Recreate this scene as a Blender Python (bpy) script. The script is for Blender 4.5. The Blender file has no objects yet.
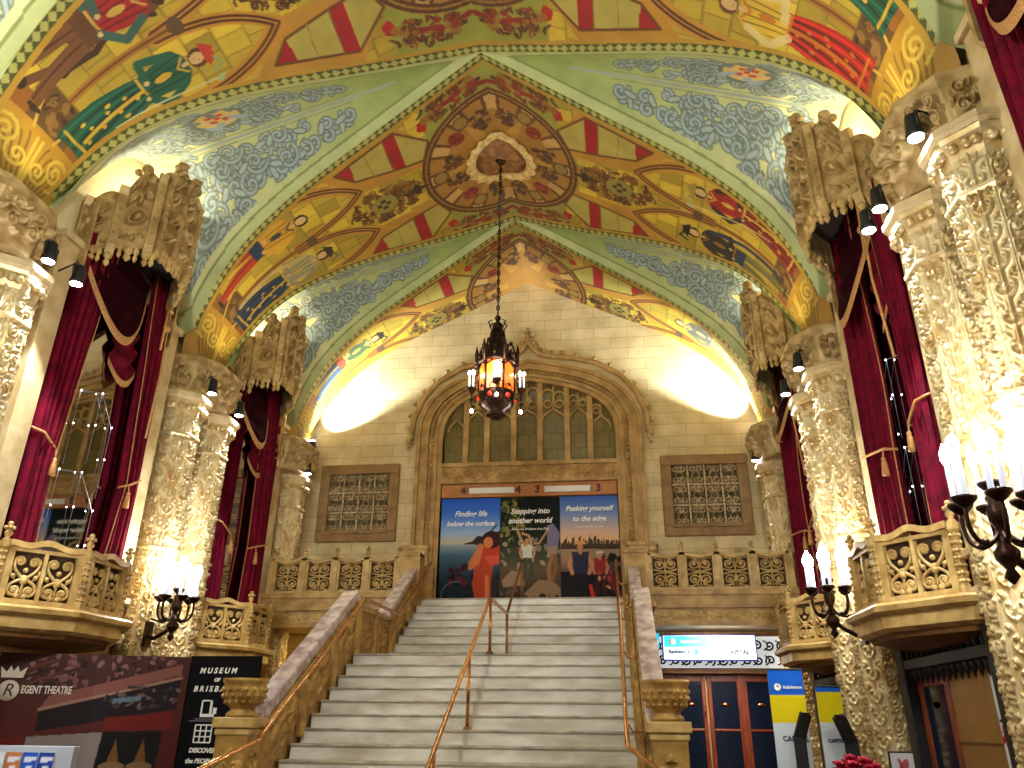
# light levels
EXPOSURE = 0.42
K_CAND, K_SPOT, K_CAN, K_UP, K_FLOOD, K_CH, K_FILL2, K_FILL, K_DOWN, K_WORLD = 130, 600, 110, 110, 2600, 45, 850, 190, 20, .05
import bpy, math, random
import numpy as np
from mathutils import Vector, Matrix
S = bpy.context.scene
COL = S.collection
PI = math.pi
rnd = random.Random(7)

# ------------------------------------------------------------------ helpers
def lin(c):
    c = np.asarray(c, float) / 255.0
    return np.where(c <= 0.04045, c / 12.92, ((c + 0.055) / 1.055) ** 2.4)

MATS = {}
def mat(name, rgb, rough=0.6, metal=0.0, emit=None, es=0.0, noise=0.0, nscale=8.0, bump=0.0, bscale=40.0,
        rgb2=None, attr=None, spec=None, sheen=0.0, trans=0.0, detail=4.0, alpha=1.0, stretch=None):
    if name in MATS: return MATS[name]
    m = bpy.data.materials.new(name); m.use_nodes = True
    nt = m.node_tree; b = nt.nodes['Principled BSDF']
    L = nt.links.new
    b.inputs['Roughness'].default_value = rough
    b.inputs['Metallic'].default_value = metal
    if spec is not None: b.inputs['Specular IOR Level'].default_value = spec
    if sheen: b.inputs['Sheen Weight'].default_value = sheen
    if trans: b.inputs['Transmission Weight'].default_value = trans
    if alpha < 1: b.inputs['Alpha'].default_value = alpha
    base = tuple(lin(rgb)) + (1.0,)
    tc = nt.nodes.new('ShaderNodeTexCoord')
    vec = tc.outputs['Object']
    if stretch:
        mp = nt.nodes.new('ShaderNodeMapping'); mp.inputs['Scale'].default_value = stretch
        L(vec, mp.inputs['Vector']); vec = mp.outputs['Vector']
    nz = nt.nodes.new('ShaderNodeTexNoise'); nz.inputs['Scale'].default_value = nscale; nz.inputs['Detail'].default_value = detail
    L(vec, nz.inputs['Vector'])
    if attr:
        at = nt.nodes.new('ShaderNodeAttribute'); at.attribute_name = attr
        mx = nt.nodes.new('ShaderNodeMix'); mx.data_type = 'RGBA'; mx.blend_type = 'MULTIPLY'
        rp = nt.nodes.new('ShaderNodeValToRGB')
        rp.color_ramp.elements[0].position = .3; rp.color_ramp.elements[1].position = .7
        rp.color_ramp.elements[0].color = (1 - noise,) * 3 + (1,); rp.color_ramp.elements[1].color = (1, 1, 1, 1)
        L(nz.outputs['Fac'], rp.inputs['Fac']); mx.inputs[0].default_value = 1.0
        L(at.outputs['Color'], mx.inputs[6]); L(rp.outputs['Color'], mx.inputs[7])
        L(mx.outputs[2], b.inputs['Base Color'])
    else:
        c2 = tuple(lin(rgb2)) + (1.0,) if rgb2 else tuple(x * (1 - noise) for x in base[:3]) + (1.0,)
        rp = nt.nodes.new('ShaderNodeValToRGB')
        rp.color_ramp.elements[0].position = .35; rp.color_ramp.elements[1].position = .65
        rp.color_ramp.elements[0].color = c2; rp.color_ramp.elements[1].color = base
        L(nz.outputs['Fac'], rp.inputs['Fac']); L(rp.outputs['Color'], b.inputs['Base Color'])
    if bump:
        nb = nt.nodes.new('ShaderNodeTexNoise'); nb.inputs['Scale'].default_value = bscale; nb.inputs['Detail'].default_value = 3
        L(vec, nb.inputs['Vector'])
        bp = nt.nodes.new('ShaderNodeBump'); bp.inputs['Strength'].default_value = bump; bp.inputs['Distance'].default_value = .02
        L(nb.outputs['Fac'], bp.inputs['Height']); L(bp.outputs['Normal'], b.inputs['Normal'])
    if emit is not None:
        b.inputs['Emission Color'].default_value = tuple(lin(emit)) + (1.0,)
        b.inputs['Emission Strength'].default_value = es
    MATS[name] = m
    return m

def brick_mat(name, c1, c2, mortar, w, h, rough=.7, axis='XZ'):
    m = bpy.data.materials.new(name); m.use_nodes = True
    nt = m.node_tree; b = nt.nodes['Principled BSDF']; L = nt.links.new
    tc = nt.nodes.new('ShaderNodeTexCoord'); sp = nt.nodes.new('ShaderNodeSeparateXYZ'); cb = nt.nodes.new('ShaderNodeCombineXYZ')
    L(tc.outputs['Object'], sp.inputs[0]); L(sp.outputs[axis[0]], cb.inputs[0]); L(sp.outputs[axis[1]], cb.inputs[1])
    br = nt.nodes.new('ShaderNodeTexBrick')
    br.inputs['Color1'].default_value = (*lin(c1), 1); br.inputs['Color2'].default_value = (*lin(c2), 1); br.inputs['Mortar'].default_value = (*lin(mortar), 1)
    br.inputs['Scale'].default_value = 1; br.inputs['Mortar Size'].default_value = .008; br.inputs['Brick Width'].default_value = w; br.inputs['Row Height'].default_value = h
    L(cb.outputs[0], br.inputs['Vector'])
    nz = nt.nodes.new('ShaderNodeTexNoise'); nz.inputs['Scale'].default_value = 1.6; nz.inputs['Detail'].default_value = 6; L(tc.outputs['Object'], nz.inputs['Vector'])
    rp = nt.nodes.new('ShaderNodeValToRGB'); rp.color_ramp.elements[0].position = .35; rp.color_ramp.elements[1].position = .65
    rp.color_ramp.elements[0].color = (.75, .72, .66, 1); rp.color_ramp.elements[1].color = (1, 1, 1, 1); L(nz.outputs['Fac'], rp.inputs['Fac'])
    mx = nt.nodes.new('ShaderNodeMix'); mx.data_type = 'RGBA'; mx.blend_type = 'MULTIPLY'; mx.inputs[0].default_value = 1
    L(br.outputs['Color'], mx.inputs[6]); L(rp.outputs['Color'], mx.inputs[7]); L(mx.outputs[2], b.inputs['Base Color'])
    bp = nt.nodes.new('ShaderNodeBump'); bp.inputs['Strength'].default_value = .35; bp.inputs['Distance'].default_value = .02; bp.invert = True
    L(br.outputs['Fac'], bp.inputs['Height']); L(bp.outputs['Normal'], b.inputs['Normal'])
    b.inputs['Roughness'].default_value = rough
    MATS[name] = m
    return m

class MB:
    """collects shapes for ONE mesh"""
    def __init__(s): s.v = []; s.f = []; s.sm = []
    def add(s, vs, fs, smooth=False):
        o = len(s.v); s.v.extend([tuple(map(float, p)) for p in vs]); s.f.extend([tuple(i + o for i in f) for f in fs]); s.sm.extend([smooth] * len(fs))
        return s
    def box(s, x0, x1, y0, y1, z0, z1):
        return s.add([(x0, y0, z0), (x1, y0, z0), (x1, y1, z0), (x0, y1, z0), (x0, y0, z1), (x1, y0, z1), (x1, y1, z1), (x0, y1, z1)],
              [(0, 3, 2, 1), (4, 5, 6, 7), (0, 1, 5, 4), (1, 2, 6, 5), (2, 3, 7, 6), (3, 0, 4, 7)])
    def bar(s, a, b, w, h, up=(0, 0, 1)):
        a = Vector(a); b = Vector(b); d = (b - a).normalized(); u = Vector(up); r = d.cross(u)
        if r.length < 1e-4: r = d.cross(Vector((1, 0, 0)))
        r.normalize(); u = r.cross(d)
        vs = [p + r * (sx * w / 2) + u * (sz * h / 2) for p in (a, b) for sx, sz in ((-1, -1), (1, -1), (1, 1), (-1, 1))]
        return s.add(vs, [(0, 1, 2, 3), (7, 6, 5, 4), (0, 4, 5, 1), (1, 5, 6, 2), (2, 6, 7, 3), (3, 7, 4, 0)])
    def prism(s, poly, z0, z1, fr=None):
        """poly in 2D, extruded z0..z1; fr maps (a,b,c)->xyz"""
        fr = fr or (lambda a, b, c: (a, b, c)); n = len(poly)
        vs = [fr(a, b, z0) for a, b in poly] + [fr(a, b, z1) for a, b in poly]
        return s.add(vs, [tuple(range(n))[::-1], tuple(range(n, 2 * n))] + [(i, (i + 1) % n, n + (i + 1) % n, n + i) for i in range(n)])
    def loft(s, rings, cap=True, smooth=False):
        n = len(rings[0]); vs = [p for r in rings for p in r]; fs = []
        for k in range(len(rings) - 1):
            for i in range(n): fs.append((k * n + i, k * n + (i + 1) % n, (k + 1) * n + (i + 1) % n, (k + 1) * n + i))
        s.add(vs, fs, smooth)
        if cap:
            o = len(s.v) - len(vs); s.f.append(tuple(o + i for i in range(n))[::-1]); s.sm.append(False)
            o2 = o + (len(rings) - 1) * n; s.f.append(tuple(o2 + i for i in range(n))); s.sm.append(False)
        return s
    def lathe(s, prof, n=16, c=(0, 0, 0), a0=0.0, smooth=True, sx=1.0, sy=1.0):
        rings = [[(c[0] + sx * r * math.cos(a0 + 2 * PI * i / n), c[1] + sy * r * math.sin(a0 + 2 * PI * i / n), c[2] + z) for i in range(n)] for r, z in prof]
        return s.loft(rings, True, smooth)
    def tube(s, pts, r, n=6, closed=False, taper=None):
        P = [Vector(p) for p in pts]; m = len(P)
        if m < 2: return s
        rings = []; prev = None
        for i in range(m):
            d = (P[(i + 1) % m] - P[i - 1]) if closed else (P[min(i + 1, m - 1)] - P[max(i - 1, 0)])
            if d.length < 1e-9: d = Vector((0, 0, 1))
            d.normalize()
            if prev is None:
                u = d.cross(Vector((0, 0, 1)));
                if u.length < .1: u = d.cross(Vector((0, 1, 0)))
            else: u = prev - d * prev.dot(d)
            u.normalize(); prev = u; w = d.cross(u); rr = r if taper is None else r * taper[i]
            rings.append([P[i] + (u * math.cos(2 * PI * k / n) + w * math.sin(2 * PI * k / n)) * rr for k in range(n)])
        if closed: rings.append(rings[0]); return s.loft(rings, False, True)
        return s.loft(rings, True, True)
    def ball(s, c, r, n=10, m=6, sz=1.0):
        return s.lathe([(max(r * math.sin(PI * k / m), 1e-4), -r * sz * math.cos(PI * k / m)) for k in range(m + 1)], n, c)
    def grid(s, P, smooth=True, flip=False):
        m, n, _ = P.shape
        fs = []
        for i in range(m - 1):
            for j in range(n - 1):
                q = (i * n + j, i * n + j + 1, (i + 1) * n + j + 1, (i + 1) * n + j)
                fs.append(q[::-1] if flip else q)
        return s.add(P.reshape(-1, 3), fs, smooth)
    def xf(s, fn): s.v = [tuple(fn(*p)) for p in s.v]; return s
    def build(s, name, m, parent=None, bevel=0.0):
        me = bpy.data.meshes.new(name); me.from_pydata(s.v, [], s.f)
        me.polygons.foreach_set('use_smooth', s.sm); me.materials.append(m); me.update()
        return link(name, me, parent, bevel)

def link(name, me, parent=None, bevel=0.0):
    o = bpy.data.objects.new(name, me); COL.objects.link(o)
    if parent: o.parent = parent
    if bevel:
        bv = o.modifiers.new('bevel', 'BEVEL'); bv.width = bevel; bv.segments = 2; bv.limit_method = 'ANGLE'; bv.angle_limit = .7
    return o

def fast_grid(name, P, m, parent=None, col=None, flip=False, smooth=True):
    """dense grid mesh (m,n,3) with an optional paint colour per vertex"""
    mm, n, _ = P.shape
    me = bpy.data.meshes.new(name)
    idx = np.arange(mm * n).reshape(mm, n)
    q = np.stack([idx[:-1, :-1], idx[:-1, 1:], idx[1:, 1:], idx[1:, :-1]], -1).reshape(-1, 4)
    if flip: q = q[:, ::-1]
    me.vertices.add(mm * n); me.vertices.foreach_set('co', P.reshape(-1).astype(np.float32))
    me.loops.add(q.size); me.loops.foreach_set('vertex_index', q.reshape(-1).astype(np.int32))
    me.polygons.add(len(q)); me.polygons.foreach_set('loop_start', np.arange(0, q.size, 4, dtype=np.int32))
    me.polygons.foreach_set('use_smooth', np.full(len(q), smooth))
    me.update(calc_edges=True)
    if col is not None:
        a = me.color_attributes.new('paint', 'FLOAT_COLOR', 'POINT')
        c = np.ones((mm * n, 4), np.float32); c[:, :3] = lin(np.clip(col.reshape(-1, 3), 0, 255))
        a.data.foreach_set('color', c.reshape(-1))
    me.materials.append(m); me.validate()
    return link(name, me, parent)

def empty(name, loc=(0, 0, 0), rz=0.0):
    o = bpy.data.objects.new(name, None); COL.objects.link(o); o.location = loc; o.rotation_euler = (0, 0, rz); o.empty_display_size = .2
    return o
def tag(o, label, cat, group=None):
    o['label'] = label; o['category'] = cat
    if group: o['group'] = group
    return o
def struct(o): o['kind'] = 'structure'; return o
def plab(o, label): o['label'] = label; return o
def copy_tree(o, parent=None):
    c = o.copy(); COL.objects.link(c)
    if parent: c.parent = parent
    for ch in list(o.children): copy_tree(ch, c)
    return c
def place(proto, used, loc, rz, label, cat, group=None):
    o = proto if not used else copy_tree(proto)
    o.location = loc; o.rotation_euler = (0, 0, rz)
    return tag(o, label, cat, group)

def text(name, s, size, m, parent, M, shear=0.0, align='CENTER', ext=.003, bold=0.0):
    cu = bpy.data.curves.new('t', 'FONT'); cu.body = s; cu.size = size; cu.shear = shear; cu.align_x = align; cu.align_y = 'CENTER'; cu.extrude = ext; cu.offset = bold
    cu.resolution_u = 3
    t = bpy.data.objects.new('t', cu); COL.objects.link(t); bpy.context.view_layer.update()
    me = bpy.data.meshes.new_from_object(t.evaluated_get(bpy.context.evaluated_depsgraph_get()))
    bpy.data.objects.remove(t); bpy.data.curves.remove(cu)
    me.name = name; me.transform(M); me.materials.clear(); me.materials.append(m)
    return link(name, me, parent)
def frame(o, ux, uy):
    """matrix whose local x,y lie along ux,uy at origin o"""
    ux = Vector(ux).normalized(); uy = Vector(uy).normalized(); uz = ux.cross(uy)
    return Matrix(((ux.x, uy.x, uz.x, o[0]), (ux.y, uy.y, uz.y, o[1]), (ux.z, uy.z, uz.z, o[2]), (0, 0, 0, 1)))

# ------------------------------------------------------------------ ornament drawing
def spiral(c, r, turns=1.6, a0=0.0, d=1, n=26, rin=.12):
    t = np.linspace(0, 1, n); rad = r * (1 - (1 - rin) * t ** .8); a = a0 + d * 2 * PI * turns * t
    return np.stack([c[0] + rad * np.cos(a), c[1] + rad * np.sin(a)], 1)
def arc(c, r, a0, a1, n=14): 
    a = np.linspace(a0, a1, n); return np.stack([c[0] + r * np.cos(a), c[1] + r * np.sin(a)], 1)
def bez(p, n=14):
    p = np.asarray(p, float); t = np.linspace(0, 1, n)[:, None]
    if len(p) == 3: return (1 - t) ** 2 * p[0] + 2 * t * (1 - t) * p[1] + t * t * p[2]
    return (1 - t) ** 3 * p[0] + 3 * t * (1 - t) ** 2 * p[1] + 3 * t * t * (1 - t) * p[2] + t ** 3 * p[3]
def dist_poly(X, Y, pts):
    d = np.full(X.shape, 9.0)
    for (ax, ay), (bx, by) in zip(pts[:-1], pts[1:]):
        vx, vy = bx - ax, by - ay; L = vx * vx + vy * vy + 1e-12
        t = np.clip(((X - ax) * vx + (Y - ay) * vy) / L, 0, 1)
        d = np.minimum(d, np.hypot(X - ax - t * vx, Y - ay - t * vy))
    return d
class Tile:
    """height field 0..1 of carved scrolls over [0,w]x[0,h], repeating upward"""
    def __init__(s, w, h, res=110, wrap=True):
        s.w, s.h = w, h; s.nx = int(w * res) + 1; s.ny = int(h * res) + 1; s.wrap = wrap
        s.X, s.Y = np.meshgrid(np.linspace(0, w, s.nx), np.linspace(0, h, s.ny)); s.H = np.zeros(s.X.shape)
    def stroke(s, pts, r, amp=1.0, mirror=True):
        pts = np.asarray(pts); sets = [pts]
        if mirror: sets.append(np.stack([s.w - pts[:, 0], pts[:, 1]], 1))
        for p in sets:
            for oy in ((-s.h, 0, s.h) if s.wrap else (0,)):
                d = dist_poly(s.X, s.Y, p + np.array([0, oy])); s.H = np.maximum(s.H, amp * np.sqrt(np.clip(1 - (d / r) ** 2, 0, 1)))
        return s
    def blob(s, c, ra, rb, ang=0.0, amp=1.0, mirror=True):
        for k in ((0, 1) if mirror else (0,)):
            cx, an = (c[0], ang) if not k else (s.w - c[0], -ang)
            for oy in ((-s.h, 0, s.h) if s.wrap else (0,)):
                dx, dy = s.X - cx, s.Y - c[1] - oy; u = dx * math.cos(an) + dy * math.sin(an); v = -dx * math.sin(an) + dy * math.cos(an)
                s.H = np.maximum(s.H, amp * np.sqrt(np.clip(1 - (u / ra) ** 2 - (v / rb) ** 2, 0, 1)))
        return s
    def at(s, u, v):
        fx = np.clip(u / s.w, 0, 1) * (s.nx - 1); fy = (np.mod(v, s.h) / s.h if s.wrap else np.clip(v / s.h, 0, 1)) * (s.ny - 1)
        x0 = np.clip(np.floor(fx).astype(int), 0, s.nx - 2); y0 = np.clip(np.floor(fy).astype(int), 0, s.ny - 2); a = fx - x0; b = fy - y0; H = s.H
        return H[y0, x0] * (1 - a) * (1 - b) + H[y0, x0 + 1] * a * (1 - b) + H[y0 + 1, x0] * (1 - a) * b + H[y0 + 1, x0 + 1] * a * b

def vine_tile():                       # column facet: vine of volutes and leaves
    t = Tile(.36, .72)
    for k, y in enumerate((.12, .48)):
        t.stroke(spiral((.095, y), .08, 1.5, -1.2, 1), .016)
        t.stroke(bez([(.18, y - .16), (.17, y - .02), (.12, y - .085), (.085, y - .075)]), .014, .9)
        t.blob((.095, y), .022, .022); t.blob((.055, y + .135), .045, .016, .9, .9); t.blob((.125, y + .13), .042, .014, 2.2, .8)
        t.blob((.03, y + .06), .03, .02, 1.4, .7); t.blob((.18, y + .17), .022, .04, 0, 1, False); t.blob((.18, y - .02), .016, .06, 0, .8, False)
        t.blob((.05, y + .225), .04, .014, -.6, .7); t.blob((.13, y + .24), .035, .012, .5, .7)
    t.stroke(np.array([(.004, 0), (.004, .72)]), .012, .8)
    return t
def leaf_tile():                       # second facet: upright candelabra of leaves
    t = Tile(.36, .9)
    t.stroke(np.array([(.18, 0), (.18, .9)]), .02, .8, False)
    for y in (.1, .4, .7):
        t.stroke(bez([(.18, y), (.08, y + .03), (.05, y + .12), (.11, y + .16)]), .015, .9); t.blob((.115, y + .15), .022, .022)
        t.blob((.07, y - .06), .05, .016, 2.3, .9); t.blob((.125, y + .06), .03, .013, .8, .8); t.blob((.05, y + .2), .022, .018, .3, .7); t.blob((.18, y + .1), .035, .05, 0, 1, False)
    t.stroke(np.array([(.004, 0), (.004, .9)]), .012, .8)
    return t
def s_tile(w, h):                      # canopy panel: one tall S scroll each way
    t = Tile(w, h, 110, False); r = w * .27
    t.stroke(spiral((w * .5, h * .72), r, 1.5, -1.6, 1), w * .07, 1, False); t.stroke(spiral((w * .5, h * .33), r, 1.5, 1.5, 1), w * .07, 1, False)
    t.stroke(bez([(w * .5, h * .72 - r), (w * .2, h * .55), (w * .8, h * .5), (w * .5, h * .33 + r)]), w * .07, 1, False)
    for y in (.12, .52, .9): t.blob((w * .18, h * y), w * .12, w * .1, .5, .7)
    t.blob((w * .5, h * .72), w * .09, w * .09); t.blob((w * .5, h * .33), w * .09, w * .09)
    return t
def rich_tile(w, h):                   # canopy panel: heaped leaves and drops
    t = Tile(w, h, 110, False)
    t.stroke(arc((w * .5, h * .38), w * .3, -PI * .5, PI * .5), w * .06); t.blob((w * .5, h * .38), w * .17, w * .2, 0, 1, False)
    t.stroke(spiral((w * .25, h * .66), w * .2, 1.3, 0, 1), w * .07); t.stroke(spiral((w * .25, h * .86), w * .16, 1.3, 0, -1), w * .06)
    t.blob((w * .5, h * .62), w * .1, h * .09, 0, 1, False); t.blob((w * .5, h * .82), w * .12, h * .07, 0, 1, False)
    t.blob((w * .2, h * .16), w * .14, w * .1, .6, .9); t.blob((w * .5, h * .13), w * .12, w * .16, 0, 1, False); t.blob((w * .5, h * .96), w * .16, h * .05, 0, 1, False)
    return t
def scroll_panel_tile(w, h):           # generic carved panel: two big volutes each way
    t = Tile(w, h, 90, False); r = min(w, h) * .2
    for yy, d in ((.27, 1), (.73, -1)):
        t.stroke(spiral((w * .27, h * yy), r, 1.6, d * 1.2, d), r * .26); t.blob((w * .27, h * yy), r * .3, r * .3); t.blob((w * .1, h * (yy + .2 * d)), r * .4, r * .25, .7, .8); t.blob((w * .42, h * (yy - .14 * d)), r * .5, r * .22, -.6 * d, .8)
    t.blob((w * .5, h * .5), r * .4, r * .7, 0, 1, False); t.blob((w * .5, h * .12), r * .3, r * .5, 0, .9, False); t.blob((w * .5, h * .88), r * .3, r * .5, 0, .9, False)
    return t
VINE, LEAF = vine_tile(), leaf_tile()

def relief(p0, p1, zb, zt, out, tile, depth, nu, nv, repeat=False, trim=.0, crest=None):
    """carved sheet from plan point p0 to p1; zb,zt are (start,end) heights; out = plan normal"""
    u = np.linspace(0, 1, nu); v = np.linspace(0, 1, nv); U, V = np.meshgrid(u, v)
    zb_ = zb[0] + (zb[1] - zb[0]) * U; zt_ = zt[0] + (zt[1] - zt[0]) * U
    if crest is not None: zt_ = zt_ + crest(U)
    w = math.hypot(p1[0] - p0[0], p1[1] - p0[1])
    Z = zb_ + (zt_ - zb_) * V
    H = tile.at(U * tile.w, (V * (zt_ - zb_)) if repeat else V * tile.h)
    e = np.minimum(np.minimum(U, 1 - U) * w, np.minimum(V, 1 - V) * (zt_ - zb_))
    D = depth * H * np.clip(e / .012, 0, 1)
    X = p0[0] + (p1[0] - p0[0]) * U + out[0] * D; Y = p0[1] + (p1[1] - p0[1]) * U + out[1] * D
    return np.stack([X, Y, Z], -1)
def slab_from(P, out, th):
    """closes a relief sheet into a solid panel of thickness th"""
    b = P[:: max(1, (P.shape[0] - 1)), :].copy()
    m = MB(); m.grid(P)
    n = P.shape[1]; mm = P.shape[0]
    o = np.array([out[0], out[1], 0]) * th
    edge = list(P[0]) + list(P[1:, -1]) + list(P[-1, -2::-1]) + list(P[-2:0:-1, 0])
    k = len(edge); back = [p - o for p in edge]
    m.add(edge + back, [(i, k + i, k + (i + 1) % k, (i + 1) % k) for i in range(k)] + [tuple(range(k, 2 * k))])
    return m

# ------------------------------------------------------------------ materials
M_stone = mat('carved_gilded_stone', (198, 172, 118), .45, metal=.2, rgb2=(152, 122, 70), nscale=5, bump=.1, bscale=80)
M_col = mat('carved_column_stone', (214, 196, 150), .36, metal=.4, rgb2=(182, 152, 96), nscale=5, bump=.06, bscale=90)
M_pale = mat('pale_smooth_stone', (206, 184, 138), .55, rgb2=(176, 150, 100), nscale=3)
M_canopy = mat('carved_canopy_wood', (190, 162, 108), .42, metal=.3, rgb2=(146, 116, 66), nscale=4, bump=.1, bscale=80)
M_brown = mat('brown_moulded_wood', (122, 84, 40), .55, rgb2=(92, 60, 28), nscale=6)
M_fret = mat('balcony_stone', (201, 170, 104), .5, rgb2=(160, 126, 66), nscale=5)
M_wall = brick_mat('ashlar_wall', (224, 204, 154), (212, 190, 138), (184, 160, 110), .9, .32)
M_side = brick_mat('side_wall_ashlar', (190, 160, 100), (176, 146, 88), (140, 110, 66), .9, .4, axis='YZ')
M_velvet = mat('red_velvet', (112, 3, 32), .75, rgb2=(80, 2, 22), nscale=6, spec=.12)
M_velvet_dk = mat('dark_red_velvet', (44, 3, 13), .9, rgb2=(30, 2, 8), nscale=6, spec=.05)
M_cord = mat('gold_cord', (205, 150, 82), .5, rgb2=(160, 105, 50), nscale=40)
M_band = mat('gold_braid_band', (196, 146, 86), .6, rgb2=(150, 98, 50), nscale=50)
M_iron = mat('black_iron', (22, 18, 16), .4, metal=.6, noise=.3)
M_bronze = mat('dark_bronze', (60, 36, 22), .38, metal=.8, rgb2=(34, 20, 14), nscale=30)
M_brass = mat('polished_copper_rail', (214, 162, 106), .24, metal=1.0, rgb2=(190, 132, 80), nscale=9)
M_black = mat('black_plastic', (16, 16, 18), .5, noise=.2)
M_mirror = mat('mirror_glass', (205, 205, 205), .03, metal=1.0, noise=.03)
M_marble = mat('white_step_marble', (236, 233, 224), .32, rgb2=(196, 188, 172), nscale=1.6, detail=9, stretch=(1, 3, 3))
M_tread = mat('dark_step_nosing', (196, 188, 172), .4, rgb2=(150, 142, 126), nscale=4, detail=8)  # treads and nosings in a darker mottled tone than the risers
M_coping = mat('pink_marble_coping', (218, 206, 202), .28, rgb2=(150, 124, 122), nscale=6, detail=9)
M_stairgold = mat('stair_carved_gold', (186, 148, 76), .42, metal=.3, rgb2=(138, 102, 46), nscale=6, bump=.1, bscale=60)
M_oak = mat('reddish_door_wood', (150, 66, 30), .35, rgb2=(104, 42, 18), nscale=5, stretch=(6, 6, .6))
M_dglass = mat('dark_blue_door_glass', (18, 30, 54), .1, noise=.2)
M_floor = mat('dark_patterned_carpet', (70, 26, 22), .9, rgb2=(40, 16, 16), nscale=3)
M_header = mat('orange_wood_header', (186, 122, 56), .5, rgb2=(156, 94, 40), nscale=4, stretch=(.6, 4, 4))
M_white = mat('white_sign', (225, 222, 212), .5, noise=.05)
M_text = mat('white_lettering', (240, 238, 232), .5, noise=.02)
M_dark = mat('black_banner', (10, 10, 14), .7, noise=.2, spec=.1)
M_bulb = mat('glowing_candle_bulb', (255, 250, 240), .3, emit=(255, 246, 232), es=60)
M_candle = mat('white_candle_tube', (226, 232, 240), .4, noise=.05, emit=(225, 235, 255), es=.5)
M_lens = mat('glowing_spot_lens', (255, 255, 255), .3, emit=(236, 242, 255), es=40)
M_amber = mat('glowing_amber_glass', (255, 110, 24), .25, emit=(255, 104, 22), es=1.15)
M_red = mat('red_glass_jewel', (170, 30, 20), .2, emit=(255, 60, 30), es=.5)
M_leaded = mat('olive_leaded_glass', (112, 98, 52), .25, rgb2=(88, 72, 34), nscale=1.5)
M_lattice = mat('bronze_lattice', (196, 170, 124), .45, metal=.1, rgb2=(150, 124, 84), nscale=12)
M_void = mat('dark_recess', (14, 10, 8), .9, noise=.1)
M_grframe = mat('grille_frame_stone', (150, 116, 64), .6, rgb2=(128, 94, 48), nscale=4)
M_paint = mat('painted_plaster', (255, 255, 255), .62, attr='paint', noise=.22, nscale=2.5, detail=6)
M_print = mat('printed_sheet', (255, 255, 255), .6, spec=.15, attr='paint', noise=.02)
# ------------------------------------------------------------------ painted vault
D_WALL = 19.0
P0, P1, P2 = 7.7, 13.35, 18.6
B0c, B1, B2 = 5.0, 10.63, 15.95
PXv = np.array([0, .6, 1.7, 2.6, 3.35, 3.9, 4.4, 4.75, 5.05, 5.3, 5.5, 5.65, 5.78, 5.88, 5.95, 6.0, 6.03])
PZv = np.array([13.07, 12.77, 12.22, 11.79, 11.42, 11.11, 10.76, 10.48, 10.17, 9.85, 9.52, 9.2, 8.85, 8.5, 8.1, 7.7, 7.2])
SSv = np.concatenate([[0], np.cumsum(np.hypot(np.diff(PXv), np.diff(PZv)))])
def smooth_tab(y):
    s = np.linspace(0, SSv[-1], 400); v = np.interp(s, SSv, y); k = np.ones(31) / 31; p = np.pad(v, 15, 'edge'); w = np.convolve(p, k, 'valid')
    a = np.clip(s / .8, 0, 1) * np.clip((SSv[-1] - s) / .3, 0, 1); return s, v * (1 - a) + w * a
_s, _x = smooth_tab(PXv); _, _z = smooth_tab(PZv)
prof_x = lambda s: np.interp(np.abs(s), _s, _x) * np.sign(s)
prof_z = lambda s: np.interp(np.abs(s), _s, _z)
z_of_x = lambda x: np.interp(np.abs(x), _x, _z)

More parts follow.
